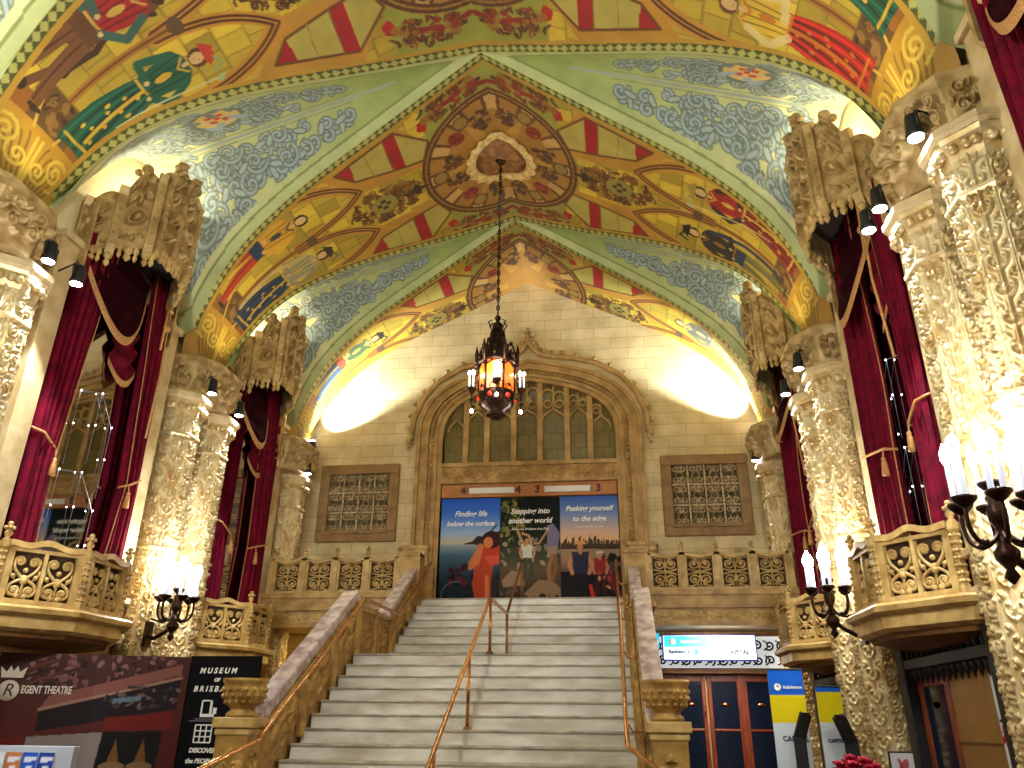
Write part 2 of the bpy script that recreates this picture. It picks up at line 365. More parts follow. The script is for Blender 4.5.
class Paint:
    def __init__(s, A, B, base):
        s.A, s.B = A.ravel(), B.ravel(); s.C = np.tile(np.asarray(base, float), (len(s.A), 1)); s.clip = None; s.fl = (1, 1)
    def _m(s, m): return m & s.clip if s.clip is not None else m
    def fill(s, m, c, k=1.0):
        m = s._m(m); s.C[m] = s.C[m] * (1 - k) + np.asarray(c, float) * k
    def T(s, p): p = np.asarray(p, float).reshape(-1, 2); return p * np.array(s.fl)
    def box(s, p, g): return (s.A > p[:, 0].min() - g) & (s.A < p[:, 0].max() + g) & (s.B > p[:, 1].min() - g) & (s.B < p[:, 1].max() + g)
    def poly(s, pts, c, k=1.0):
        p = s.T(pts); idx = np.nonzero(s._m(s.box(p, 0)))[0]
        if not len(idx): return
        x, y = s.A[idx], s.B[idx]; ins = np.zeros(len(idx), bool)
        for (x0, y0), (x1, y1) in zip(p, np.roll(p, -1, 0)):
            if y0 == y1: continue
            ins ^= ((y0 > y) != (y1 > y)) & (x < (x1 - x0) * (y - y0) / (y1 - y0) + x0)
        i = idx[ins]; s.C[i] = s.C[i] * (1 - k) + np.asarray(c, float) * k
    def line(s, pts, w, c, k=1.0, closed=False):
        p = s.T(pts)
        if closed: p = np.vstack([p, p[:1]])
        idx = np.nonzero(s._m(s.box(p, w)))[0]
        if not len(idx): return
        d = dist_poly(s.A[idx], s.B[idx], p); a = np.clip((w / 2 - d) / .012 + .5, 0, 1)[:, None] * k
        s.C[idx] = s.C[idx] * (1 - a) + np.asarray(c, float) * a
    def ell(s, c, ra, rb, col, ang=0.0, k=1.0):
        c = s.T([c])[0]; ang = ang * s.fl[0] * s.fl[1]; R = max(ra, rb)
        idx = np.nonzero(s._m((np.abs(s.A - c[0]) < R) & (np.abs(s.B - c[1]) < R)))[0]
        if not len(idx): return
        dx, dy = s.A[idx] - c[0], s.B[idx] - c[1]; u = dx * math.cos(ang) + dy * math.sin(ang); v = -dx * math.sin(ang) + dy * math.cos(ang)
        i = idx[(u / ra) ** 2 + (v / rb) ** 2 < 1]; s.C[i] = s.C[i] * (1 - k) + np.asarray(col, float) * k
    def scrolls(s, c, ra, rb, n, cols, w, rs, seed, ang=0.0):
        r = random.Random(seed)
        for i in range(n):
            a, q = r.uniform(0, 2 * PI), math.sqrt(r.random()); x, y = ra * q * math.cos(a), rb * q * math.sin(a)
            p = (c[0] + x * math.cos(ang) - y * math.sin(ang), c[1] + x * math.sin(ang) + y * math.cos(ang)); k = r.choice(cols)
            if r.random() < .6: s.line(spiral(p, r.uniform(.6, 1.2) * rs, r.uniform(1, 1.5), r.uniform(0, 6), r.choice((-1, 1)), 12), w, k)
            else: s.ell(p, rs * .9, rs * .4, k, r.uniform(0, 3))

def blocks(A, B, w, h, seed):
    i = np.floor(A / w).astype(int); j = np.floor(B / h + .5 * (i % 2)).astype(int)
    return np.abs(np.sin(i * 127.1 + j * 311.7 + seed) * 43758.5453) % 1.0, (np.abs(A / w - np.round(A / w)) * w < .016) | (np.abs(B / h + .5 * (i % 2) - np.round(B / h + .5 * (i % 2))) * h < .016)

def figure(P, v0, foot, head, kind):
    """standing costumed figure painted on the vault: feet at s=foot, head at s=head"""
    L = head - foot
    def q(w, h): return (foot + L * h, v0 + w * 1.35)
    def pl(pts, c): P.poly([q(w, h) for w, h in pts], c)
    sk, dk = (226, 186, 140), (52, 34, 24)
    K = kind
    if K['skirt']:
        lo = np.array(K['low'], float); pl([(-.34, 0), (.34, .02), (.25, .35), (.16, .62), (-.16, .62), (-.28, .3)], lo)
        for i, w in enumerate(np.linspace(-.28, .28, 9)): P.line([q(w, .02), q(w * .8, .3), q(w * .5, .6)], .035, lo * (.55 if i % 2 else 1.35))
        P.line([q(-.02, .1), q(.0, .55)], .06, K['trim'])
        for i in range(7): P.ell(q(-.02 + .05 * (-1) ** i, .12 + .065 * i), .035, .03, K['trim'])
        pass
        P.line([q(-.29, .05), q(.29, .07)], .05, K['trim'])
        for w, h in ((-.17, .16), (.17, .2), (-.13, .34), (.12, .4)): P.ell(q(w, h), .05, .03, K['trim'])
    else:
        for sx in (-1, 1):
            pl([(sx * .0, .5), (sx * .19, .5), (sx * .22, .25), (sx * .24, .04), (sx * .11, .04), (sx * .05, .25)], K['low']); P.line([q(sx * .08, .46), q(sx * .14, .05)], .03, tuple(x * .6 for x in K['low'])); P.ell(q(sx * .2, .02), .05, .12, dk)
        pl([(-.17, .46), (.17, .46), (.18, .6), (-.18, .6)], K['mid'])
    tp = np.array(K['top'], float); pl([(-.16, .56), (.16, .56), (.24, .82), (.1, .87), (-.1, .87), (-.24, .82)], tp)
    for w in (-.15, -.06, .05, .14): P.line([q(w * .7, .58), q(w, .84)], .025, tp * .6)
    P.line([q(-.16, .56), q(.16, .57)], .045, K['trim']); P.line([q(-.1, .85), q(0, .8), q(.1, .85)], .035, K['trim'])
    P.ell(q(.0, .7), .14, .06, K['trim']); P.line([q(-.2, .8), q(-.3, .62), q(-.06, .6)], .13, K['slv']); P.line([q(.2, .8), q(.32, .66), q(.12, .56)], .13, K['slv'])
    P.ell(q(-.05, .6), .04, .04, sk); P.ell(q(.12, .56), .04, .04, sk)
    P.line([q(0, .84), q(0, .9)], .07, sk); P.ell(q(0, .935), .15, .17, K['hair']); P.ell(q(0, .93), .125, .1, sk)
    P.ell(q(-.025, .94), .012, .01, dk); P.ell(q(.03, .94), .012, .01, dk); P.line([q(-.02, .905), q(.02, .905)], .012, (150, 60, 50))
    if K.get('hat'): P.poly([q(-.18, .965), q(.18, .975), q(.09, 1.03), q(-.06, 1.04)], K['hat']); P.line([q(.08, 1.02), q(.2, 1.05), q(.26, .98)], .05, K['plume'])
    if K.get('staff'): P.line([q(.14, .3), q(.3, .75), q(.36, .98)], .03, (214, 206, 170)); P.ell(q(.37, 1.0), .09, .05, (170, 190, 150), .6)
    if K.get('cape'): P.line([q(-.2, .8), q(-.33, .5), q(-.34, .12)], .1, K['cape'])

KINDS = dict(
    red=dict(skirt=1, low=(126, 26, 22), mid=(150, 40, 30), top=(176, 30, 28), slv=(60, 30, 24), trim=(222, 176, 70), hair=(66, 34, 20), hat=(170, 140, 70), plume=(206, 180, 110), staff=1),
    black=dict(skirt=0, low=(120, 116, 72), mid=(34, 52, 92), top=(38, 30, 28), slv=(38, 30, 28), trim=(150, 112, 60), hair=(40, 26, 18), hat=(28, 22, 20), plume=(30, 24, 22), cape=(26, 52, 100)),
    yellow=dict(skirt=0, low=(190, 56, 26), mid=(30, 52, 92), top=(216, 160, 44), slv=(220, 166, 50), trim=(44, 60, 92), hair=(30, 22, 18)),
    blue=dict(skirt=1, low=(24, 50, 90), mid=(24, 50, 90), top=(170, 164, 140), slv=(150, 140, 110), trim=(206, 166, 70), hair=(44, 30, 22), hat=(40, 34, 30), plume=(120, 110, 80), cape=(196, 176, 120)),
    green=dict(skirt=1, low=(22, 84, 70), mid=(22, 84, 70), top=(26, 92, 78), slv=(30, 96, 80), trim=(214, 172, 52), hair=(96, 50, 26), hat=(196, 60, 44), plume=(150, 176, 120), staff=1),
    gown=dict(skirt=1, low=(176, 36, 26), mid=(176, 36, 26), top=(226, 186, 60), slv=(228, 206, 150), trim=(206, 120, 40), hair=(110, 70, 34)),
    hunter=dict(skirt=0, low=(120, 76, 44), mid=(96, 60, 36), top=(168, 34, 40), slv=(60, 96, 96), trim=(206, 170, 80), hair=(60, 36, 22), cape=(178, 44, 50)),
    page=dict(skirt=0, low=(40, 74, 120), mid=(170, 60, 34), top=(70, 100, 66), slv=(190, 150, 60), trim=(214, 180, 90), hair=(50, 32, 22), hat=(40, 34, 28), plume=(60, 50, 40)),
    grey=dict(skirt=1, low=(150, 140, 100), mid=(150, 140, 100), top=(96, 96, 90), slv=(110, 106, 96), trim=(190, 170, 110), hair=(70, 46, 26)),
)

def half_w(s, k):
    x = np.interp(np.abs(s), _s, _x); w = k - (k - .88) * x / 5.8
    u = np.clip((np.abs(s) - 7.2) / 1.55, 0, 1)
    return np.where(np.abs(s) > 7.2, w * np.sqrt(np.clip(1 - u ** 2, .02, 1)), w)

def fresco(Pc, k, vlo, vhi, figs, name, ds=.022, k2=None, cut=None):
    """one painted web spanning the hall above the piers at Y=Pc"""
    smax = 8.72; ns = int(2 * smax / ds) | 1; nq = int((vhi - vlo) * k / ds) | 1
    s = np.linspace(-smax, smax, ns); q = np.linspace(vlo, vhi, nq); Sg, Q = np.meshgrid(s, q, indexing='ij')
    HW = np.where(Q < 0, half_w(Sg, k), half_w(Sg, k2 or k)); V = Q * HW
    if cut is not None: V = np.where(Q > 0, Q * cut, V)
    X = prof_x(Sg); Z = prof_z(Sg)
    t = np.clip((np.abs(Sg) - 6.4) / 1.6, 0, 1); t = t * t * (3 - 2 * t)
    X = X + np.sign(Sg) * t * (.16 * Q ** 2 - .10 * (1 - Q ** 2))
    pts = np.stack([X, Pc + V, Z], -1)
    P = Paint(Sg, V, (158, 160, 72)); A = np.abs(P.A); B = P.B; hw = HW.ravel()
    r, jn = blocks(P.A, B, .46, .34, Pc)
    gold = np.array((206, 176, 60)) * (.82 + .3 * r[:, None]); gold[jn] *= .82
    m = A > 1.5; P.C[m] = gold[m]
    # orange bands, ring field
    R = np.hypot(P.A, B)
    for sg in (1, -1):
        for sv in (1, -1):
            P.fl = (sg, sv); P.poly([(1.2, .75), (2.1, 2.05), (3.9, 1.5), (3.05, .6), (1.6, .55)], (194, 142, 52))
    P.fill(R < 1.86, (178, 128, 54)); 
    sec = np.mod(np.arctan2(B, P.A) * 12 / (2 * PI), 1.0)
    P.fill((R > 1.28) & (R < 1.68) & (np.abs(sec - .5) > .3), (212, 170, 112)); P.fill((R > 1.28) & (R < 1.7) & (np.abs(np.abs(sec - .5) - .3) < .05), (108, 62, 30))
    P.fill(np.abs(R - 1.76) < .09, (92, 52, 24)); P.fill(np.abs(R - 1.76) < .02, (168, 120, 62))
    P.fl = (1, 1)
    for i in range(12):
        a = 2 * PI * (i + .5) / 12; c = (1.27 * math.cos(a), 1.27 * math.sin(a))
        if i % 3 == 1: P.ell(c, .2, .17, (150, 44, 34), a); P.scrolls(c, .14, .14, 5, [(110, 30, 26), (176, 76, 44)], .03, .06, i)
        else: P.scrolls((1.14 * math.cos(a), 1.14 * math.sin(a)), .26, .2, 22, [(84, 46, 28), (110, 62, 32), (70, 52, 40)], .04, .08, i, a)
    for i in range(6):
        a = 2 * PI * i / 6; P.poly([(.6 * math.cos(a - .25), .6 * math.sin(a - .25)), (1.5 * math.cos(a), 1.5 * math.sin(a)), (.6 * math.cos(a + .25), .6 * math.sin(a + .25))], (204, 152, 70)); P.ell((1.45 * math.cos(a), 1.45 * math.sin(a)), .17, .17, (160, 134, 66)); P.line(arc((1.45 * math.cos(a), 1.45 * math.sin(a)), .17, 0, 2 * PI), .04, (104, 66, 32))
    for sg in (1, -1):
        for sv in (1, -1):
            P.fl = (sg, sv)
            # ribbons and garlands beside the ridge
            P.line([(.05, 2.02), (.5, 2.08), (1.0, 1.92), (1.5, 1.72)], .12, (150, 32, 30)); P.poly([(1.38, 1.66), (1.6, 1.76), (1.62, 1.54), (1.46, 1.46)], (184, 30, 30))
            P.scrolls((.85, 1.98), .72, .3, 90, [(96, 56, 26), (120, 74, 36), (76, 42, 22), (150, 50, 36), (160, 118, 50)], .035, .085, 3, -.25)
            # pale kite panels with a red stripe
            kite = [(1.47, 1.2), (2.1, 1.8), (3.5, 1.38), (3.16, 1.0), (2.3, .82), (1.68, .74)]
            P.poly(kite, (188, 172, 92)); rr = (blocks(P.A, B, .5, .4, 2)[0]); 
            P.poly([(2.08, 1.82), (2.36, 1.74), (2.34, .82), (2.08, .78)], (168, 20, 34)); P.poly([(3.16, 1.02), (3.12, 1.5), (3.5, 1.38)], (168, 20, 34))
            P.line(kite, .055, (110, 66, 26), closed=True); P.line([(2.36, 1.74), (2.34, .82)], .03, (130, 90, 40)); P.line([(2.8, 1.6), (2.76, .9)], .02, (150, 130, 60))
            # pointed arches
            top = bez([(3.18, .68), (3.7, 1.24), (4.5, 1.42), (5.3, 1.2)], 24); bot = bez([(3.18, .68), (3.6, .28), (4.1, .1), (4.9, .05)], 24)
            P.line(top, .3, (200, 144, 54)); P.line(bot, .22, (200, 144, 54))
            P.line(top, .13, (92, 50, 22)); P.line(bot, .12, (92, 50, 22)); P.line(top, .025, (210, 150, 70)); P.line(bot, .025, (210, 150, 70))
        P.fl = (sg, 1)
        P.line([(4.5, 0), (6.9, 0)], .13, (170, 112, 46)); P.line([(4.5, 0), (6.9, 0)], .04, (110, 70, 30)); P.ell((4.55, 0), .12, .16, (96, 72, 52))
        # shield between ring and arches
        P.scrolls((2.75, 0), .78, .5, 130, [(92, 52, 24), (120, 74, 32), (150, 104, 50), (76, 44, 24)], .04, .1, 11)
        P.ell((2.8, 0), .3, .26, (150, 140, 66))
        for i in range(3):
            for j in range(3):
                if (i + j) % 2: P.poly([(2.66 + .1 * i, -.15 + .1 * j), (2.76 + .1 * i, -.15 + .1 * j), (2.76 + .1 * i, -.05 + .1 * j), (2.66 + .1 * i, -.05 + .1 * j)], (70, 44, 28))
        P.line([(1.8, 0), (2.3, 0)], .1, (72, 44, 24)); P.ell((2.02, 0), .1, .14, (60, 38, 22))
        # base of the figures: carved pedestal then gilded acanthus
    P.fl = (1, 1)
    P.fill(A > 6.75, (186, 140, 46)); 
    for sg in (1, -1):
        P.fl = (sg, 1)
        P.poly([(6.75, -.9), (7.05, -.9), (7.05, .9), (6.75, .9)], (150, 92, 34)); P.poly([(6.45, -.34), (7.05, -.4), (7.05, .4), (6.45, .34)], (104, 72, 40))
        P.scrolls((6.76, 0), .26, .32, 26, [(60, 38, 22), (150, 110, 60), (84, 54, 30)], .035, .09, 5); P.line([(6.4, -.42), (7.1, -.2)], .05, (206, 170, 80)); P.line([(6.4, .42), (7.1, .2)], .05, (206, 170, 80))
        for sv in (1, -1):
            P.fl = (sg, sv)
            for i in range(6): P.line(bez([(8.5, .02), (7.9, .1 + .1 * i), (7.3, .12 + .1 * i), (7.2 + .08 * i, .2 + .12 * i)], 16), .035, (132, 106, 30))
            P.line(spiral((7.4, .5), .28, 2, 0, 1), .05, (216, 186, 80)); P.line(spiral((7.6, .2), .2, 1.6, 2, -1), .045, (216, 186, 80)); P.line([(8.7, 0), (7.2, .05)], .05, (214, 184, 80))
    P.fl = (1, 1)
    if name == 'ceiling' and abs(Pc - P0) < .1:
        horse(P)
    for (sg, v0, kind) in figs:
        P.fl = (sg, 1); figure(P, v0, 6.95, 4.35, KINDS[kind])
    # chequered border along the groins
    P.fl = (1, 1); e = hw - np.abs(B); bw = .17
    core = A < 7.6
    P.fill((e < bw + .09) & (e > bw) & core, (192, 150, 54)); P.fill((e < bw) & core, (76, 84, 34))
    al = np.mod(P.A, .17) / .17 - .5; d = np.abs(al) * .17 / .085 + np.abs(e - bw / 2) / (bw / 2)
    P.fill((d < .95) & (e < bw) & core, (186, 184, 116)); P.fill((e < .018) & core, (190, 182, 106))
    P.C = P.C * np.array((.88, .88, .78))
    return fast_grid(name, pts, M_paint, None, P.C, flip=False)

def horse(P):
    P.fl = (-1, 1); br, dk = (104, 66, 40), (66, 40, 26)
    P.poly([(6.0, -.95), (5.9, -.45), (5.5, -.38), (5.05, -.5), (5.0, -.85), (5.5, -.98)], br)
    P.line([(5.9, -.55), (6.35, -.5), (6.75, -.66)], .13, br); P.line([(5.95, -.85), (6.4, -.8), (6.9, -.92)], .13, dk); P.line([(5.2, -.5), (5.7, -.3), (6.2, -.36)], .1, dk)
    for c in ((6.78, -.68), (6.93, -.93), (6.24, -.36)): P.ell(c, .09, .07, (40, 26, 18))
    P.line([(5.15, -.6), (4.75, -.42), (4.6, -.5)], .22, br); P.ell((4.58, -.56), .09, .2, dk, .3); P.line([(5.0, -.42), (4.7, -.3)], .07, dk); P.line([(5.5, -.95), (5.4, -.4)], .09, (60, 100, 96))

def green_web(Bc, ka, kb, sg, name, seed, crest):
    """side web over one mirror bay: ka,kb = reach of the neighbouring pier webs toward Bc"""
    n = 270; mq = 170
    xs = np.linspace(0.0, 6.16, n); q = np.linspace(-1, 1, mq); Xg, Q = np.meshgrid(xs, q, indexing='ij')
    tneg = np.minimum(Xg / 5.8, 1.04) * ka; tpos = np.minimum(Xg / 5.8, 1.04) * kb
    T = np.where(Q < 0, Q * tneg, Q * tpos)
    zg = np.maximum(z_of_x(np.minimum(Xg, 5.86)), 8.4) - np.clip(Xg - 5.86, 0, 1) * .4; zr = 13.07 - .343 * Xg
    Zg = zg + (np.maximum(zr, zg) - zg) * (1 - np.abs(Q) ** 1.75)
    pts = np.stack([sg * Xg, Bc + T, Zg], -1)
    P = Paint(Xg, T, (150, 160, 88)); x, t = P.A, P.B
    f = np.clip((x - 1.0) / 4.5, 0, 1)[:, None]; P.C = (1 - f) * np.array((138, 158, 84.)) + f * np.array((200, 202, 150.))
    hwid = np.where(t < 0, tneg.ravel(), tpos.ravel()); e = hwid - np.abs(t)
    inner = (e > .3) & (x > 1.9) & (x < 5.98)
    P.clip = inner
    for sv in (1, -1):
        P.fl = (1, sv); r = random.Random(seed)
        for i in range(74):
            cx = 2.1 + 3.85 * math.sqrt(r.random()); w = cx / 5.8 * ka; cy = r.uniform(.2, max(.26, w - .38)); rad = r.uniform(.13, .27) * min(1, .4 + cx / 7)
            sp = spiral((cx, cy), rad, r.uniform(1.1, 1.5), r.uniform(0, 6), r.choice((-1, 1)), 20)
            P.line(sp, .095, (104, 116, 104)); P.line(sp, .045, (150, 170, 176))
            if r.random() < .75: a = r.uniform(0, 3); P.ell((cx + rad, cy + .05), .14, .07, (104, 116, 104), a); P.ell((cx + rad, cy + .05), .11, .042, (156, 172, 170), a)
        P.fl = (1, sv); c = (4.55, .72)
        if sv == crest:
            P.ell(c, .44, .38, (104, 114, 100)); P.ell(c, .37, .31, (214, 184, 110)); P.scrolls(c, .42, .4, 16, [(150, 168, 180), (110, 126, 130)], .05, .1, 4)
            for i in range(3):
                for j in range(3):
                    if (i + j) % 2 == 0: P.poly([(4.4 + .1 * i, .57 + .1 * j), (4.5 + .1 * i, .57 + .1 * j), (4.5 + .1 * i, .67 + .1 * j), (4.4 + .1 * i, .67 + .1 * j)], (196, 60, 40))
    P.clip = None; P.fl = (1, 1)
    P.fill((np.abs(t) < .035) & (x > 1.6), (150, 166, 150)); P.fill((np.abs(np.abs(t) - .09) < .012) & (x > 2.4), (134, 142, 110))
    P.fill((e < .16), (176, 186, 128)); P.fill((e < .2) & (e > .16), (126, 138, 80))
    return fast_grid(name, pts, M_paint, None, P.C, flip=(sg < 0))

c0 = fresco(P0, P0 - B0c, -1, 1, [(-1, .62, 'green'), (-1, -.62, 'hunter'), (1, .58, 'gown'), (1, -.66, 'green')], 'ceiling', .024, B1 - P0)
c1 = fresco(P1, P1 - B1, -1, 1, [(-1, -.72, 'yellow'), (-1, .56, 'blue'), (1, -.74, 'red'), (1, .6, 'black')], 'ceiling', .024, B2 - P1)
c2 = fresco(P2, P2 - B2, -1, 1, [(-1, -.6, 'page'), (1, -.6, 'grey')], 'ceiling', .024, P2 - B2, .42)
for o in (c0, c1, c2): struct(o)
for sg in (-1, 1):
    struct(green_web(B0c, 1.8, P0 - B0c - .86, sg, 'ceiling', 45, 1))
    struct(green_web(B1, B1 - P0 - .86, P1 - B1 - .86, sg, 'ceiling', 21, -1 if sg > 0 else -1)); struct(green_web(B2, B2 - P1 - .86, P2 - B2 - .86, sg, 'ceiling', 33, -1))

# plaster rose over the chandelier: scalloped ring following the fold of the ridge
rose = empty('ceiling_rose', (0, P1 + .1, 12.9)); tag(rose, 'cream scalloped plaster rose on the vault ridge that the chandelier hangs from', 'ceiling rose')
def fold(x, y, z): return (x, y, .115 - .5 * abs(x) * .98 + z)
ringm = MB(); NA = 72
for k in range(NA): pass
rings = []
for rr, zz in ((.74, .02), (.74, -.05), (.66, -.08), (.56, -.05), (.54, .02)):
    rings.append([fold((rr + (.035 if rr > .7 else 0) * math.cos(18 * 2 * PI * i / NA)) * math.cos(2 * PI * i / NA), (rr + (.035 if rr > .7 else 0) * math.cos(18 * 2 * PI * i / NA)) * math.sin(2 * PI * i / NA), zz) for i in range(NA)])
rings.append(rings[0]); ringm.loft(rings, False, True)
ringm.build('scalloped_rim', mat('cream_plaster', (222, 196, 130), .6, rgb2=(176, 140, 80), nscale=9), rose)
dm = MB(); rings = [[fold(rr * math.cos(2 * PI * i / 40), rr * math.sin(2 * PI * i / 40), zz) for i in range(40)] for rr, zz in ((.55, -.0), (.36, -.03), (.3, -.06), (.22, -.02), (.05, -.02))]
dm.loft(rings, True, True); dm.build('dished_centre', mat('brown_gilt_plaster', (150, 100, 48), .5, rgb2=(104, 64, 28), nscale=7), rose)

# ------------------------------------------------------------------ shell
b = MB(); b.box(-7.5, 7.5, -8, 24, -.1, 0); struct(b.build('floor', M_floor))
for sg, nm in ((-1, 'wall_left'), (1, 'wall_right')):
    b = MB(); b.box(min(sg * 6.2, sg * 6.5), max(sg * 6.2, sg * 6.5), -7, 19.4, 0, 8.5); struct(b.build(nm, M_side))
    b = MB(); b.box(min(sg * 6.2, sg * 6.5), max(sg * 6.2, sg * 6.5), -7, 19.4, 8.5, 13.4); struct(b.build(nm, mat('cream_wall_plaster', (216, 204, 160), .7, noise=.1)))
# back wall with the arched opening
def arch_pts(w, zs, zt, n=24):
    """four-centred arch from (-w,zs) over the apex (0,zt) to (w,zs)"""
    h = zt - zs; L = [(-w, zs)] + [tuple(p) for p in bez([(-w, zs), (-w * 1.0, zs + h * .62), (-w * .62, zs + h * .86), (0, zt)], n)[1:]]
    return L + [(-a, c) for a, c in L[-2::-1]]
AW, AS, AT = 2.26, 8.5, 10.02
op = arch_pts(AW, AS, AT)
outl = [(-6.4, 4.0), (-AW, 4.0)] + op + [(AW, 4.0), (6.4, 4.0), (6.4, 13.6), (-6.4, 13.6)]
b = MB(); b.prism(outl, 0, .35, lambda x, z, c: (x, D_WALL + c, z)); struct(b.build('wall_back', M_wall))
b = MB(); b.box(-6.4, 6.4, 19.3, 19.5, 0, 4.0); struct(b.build('wall_back', M_wall))
b = MB(); b.box(-3, 3, 20.6, 20.8, 3.9, 11); struct(b.build('wall_back', mat('dim_corridor_wall', (110, 90, 50), .8, noise=.2)))
b = MB(); b.box(-6.2, 6.2, 17.75, 20.6, 3.55, 4.13); struct(b.build('floor', M_pale))
# ------------------------------------------------------------------ back wall
def yz(y): return lambda x, z, c: (x, y + c, z)
ds = empty('doorway_surround', (0, D_WALL, 4.1)); tag(ds, 'tall moulded stone arch with leafy hood framing the posters and traceried window', 'archway')
dz = 4.1
def band(w0, w1, zs0, zs1, zt0, zt1, zb, y0, y1, name, m, bev=0.0):
    a = arch_pts(w0, zs0, zt0); o = arch_pts(w1, zs1, zt1)
    ring = [(-w1, zb)] + o + [(w1, zb), (w0, zb)] + a[::-1] + [(-w0, zb)]
    # split in quads to stay clean
    mb = MB(); A = [(-w0, zb)] + a + [(w0, zb)]; O = [(-w1, zb)] + o + [(w1, zb)]
    for (a0, a1, o0, o1) in zip(A[:-1], A[1:], O[:-1], O[1:]):
        v = [(p[0], y, p[1] - dz) for y in (y0, y1) for p in (a0, a1, o1, o0)]
        mb.add(v, [(0, 1, 2, 3), (7, 6, 5, 4), (0, 4, 5, 1), (2, 6, 7, 3)], False)
    mb.add([(p[0], y, zb - dz) for y in (y0, y1) for p in (A[0], O[0])], [(0, 1, 3, 2)]); mb.add([(p[0], y, zb - dz) for y in (y0, y1) for p in (A[-1], O[-1])], [(0, 1, 3, 2)])
    return mb.build(name, m, ds)
M_arch = mat('honey_arch_stone', (190, 152, 86), .55, rgb2=(150, 112, 54), nscale=3)
for i, (w0, w1, y0) in enumerate(((2.26, 2.38, -.02), (2.38, 2.46, -.1), (2.46, 2.62, -.05), (2.62, 2.7, -.14), (2.7, 2.84, -.08), (2.84, 2.94, -.16))):
    k0, k1 = w0 - 2.26, w1 - 2.26
    band(w0, w1, 8.5 + k0 * .1, 8.5 + k1 * .1, 10.02 + k0 * .85, 10.02 + k1 * .85, 4.12, y0, .3, 'arch_moulding', M_arch)
# twisted bead between mouldings
mb = MB(); pp = [(p[0], -.1, p[1] - dz) for p in [(-2.54, 5.6)] + arch_pts(2.54, 8.52, 10.26, 40) + [(2.54, 5.6)]]
for (p, q) in zip(pp[:-1], pp[1:]):
    L = (Vector(q) - Vector(p)).length; n = max(1, int(L / .12))
    for i in range(n): mb.ball(Vector(p).lerp(Vector(q), (i + .5) / n), .045, 6, 4)
mb.build('bead_course', M_arch, ds)
for sx in (-1, 1):   # jamb capitals and plinths
    mb = MB(); mb.box(sx * 2.78 - .36, sx * 2.78 + .36, -.3, .02, 5.5 - dz, 5.58 - dz); mb.box(sx * 2.78 - .32, sx * 2.78 + .32, -.26, .02, 5.08 - dz, 5.5 - dz)
    for i in range(5):
        for j in range(2): mb.ball((sx * 2.78 - .24 + .12 * i, -.27, 5.2 - dz + .17 * j), .06, 7, 5)
    mb.build('jamb_capital', M_fret, ds)
    mb = MB(); mb.box(sx * 2.72 - .42, sx * 2.72 + .42, -.22, .02, 4.12 - dz, 5.06 - dz); mb.box(sx * 2.72 - .46, sx * 2.72 + .46, -.27, .02, 4.12 - dz, 4.3 - dz); mb.build('jamb_plinth', M_arch, ds)
# ogee hood with crockets
hood = [(-3.12, 8.5), (-3.06, 9.0), (-2.86, 9.55), (-2.45, 10.05), (-1.85, 10.42), (-1.1, 10.62), (-.6, 10.68), (-.28, 10.78), (-.1, 10.98), (0, 11.2)]
hd = np.array(hood); t = np.linspace(0, len(hd) - 1, 60); hc = np.stack([np.interp(t, range(len(hd)), hd[:, 0]), np.interp(t, range(len(hd)), hd[:, 1])], 1)
mb = MB()
for sx in (-1, 1): mb.tube([(sx * x, -.1, z - dz) for x, z in hc], .075, 7)
mb.build('hood_mould', M_arch, ds)
mb = MB()
for sx in (-1, 1):
    for i in range(3, 56, 4):
        x, z = hc[i]; tx, tz = hc[i + 1] - hc[i - 1]; L = math.hypot(tx, tz); nx, nz = -tz / L, tx / L
        for dd, r in ((.1, .055), (.15, .04)): mb.ball((sx * (x + nx * dd), -.12, z + nz * dd - dz), r, 7, 5)
        mb.ball((sx * (x + nx * .13 + tx / L * .06), -.12, z + nz * .13 + tz / L * .06 - dz), .035, 6, 4)
    for i in range(4): mb.ball((sx * (3.12 + .03 * (i % 2)), -.14, 8.46 - .1 * i - dz), .1 - .015 * i, 8, 6)
mb.build('crocket_leaves', M_stone, ds)
mb = MB(); mb.tube([(0, -.1, 11.1 - dz), (0, -.1, 11.5 - dz)], .035, 7); mb.ball((0, -.1, 11.5 - dz), .08)
for sx in (-1, 1): mb.ball((sx * .11, -.1, 11.36 - dz), .075); mb.ball((sx * .16, -.1, 11.1 - dz), .08); mb.ball((sx * .07, -.1, 11.2 - dz), .06)
mb.build('finial', M_stone, ds)

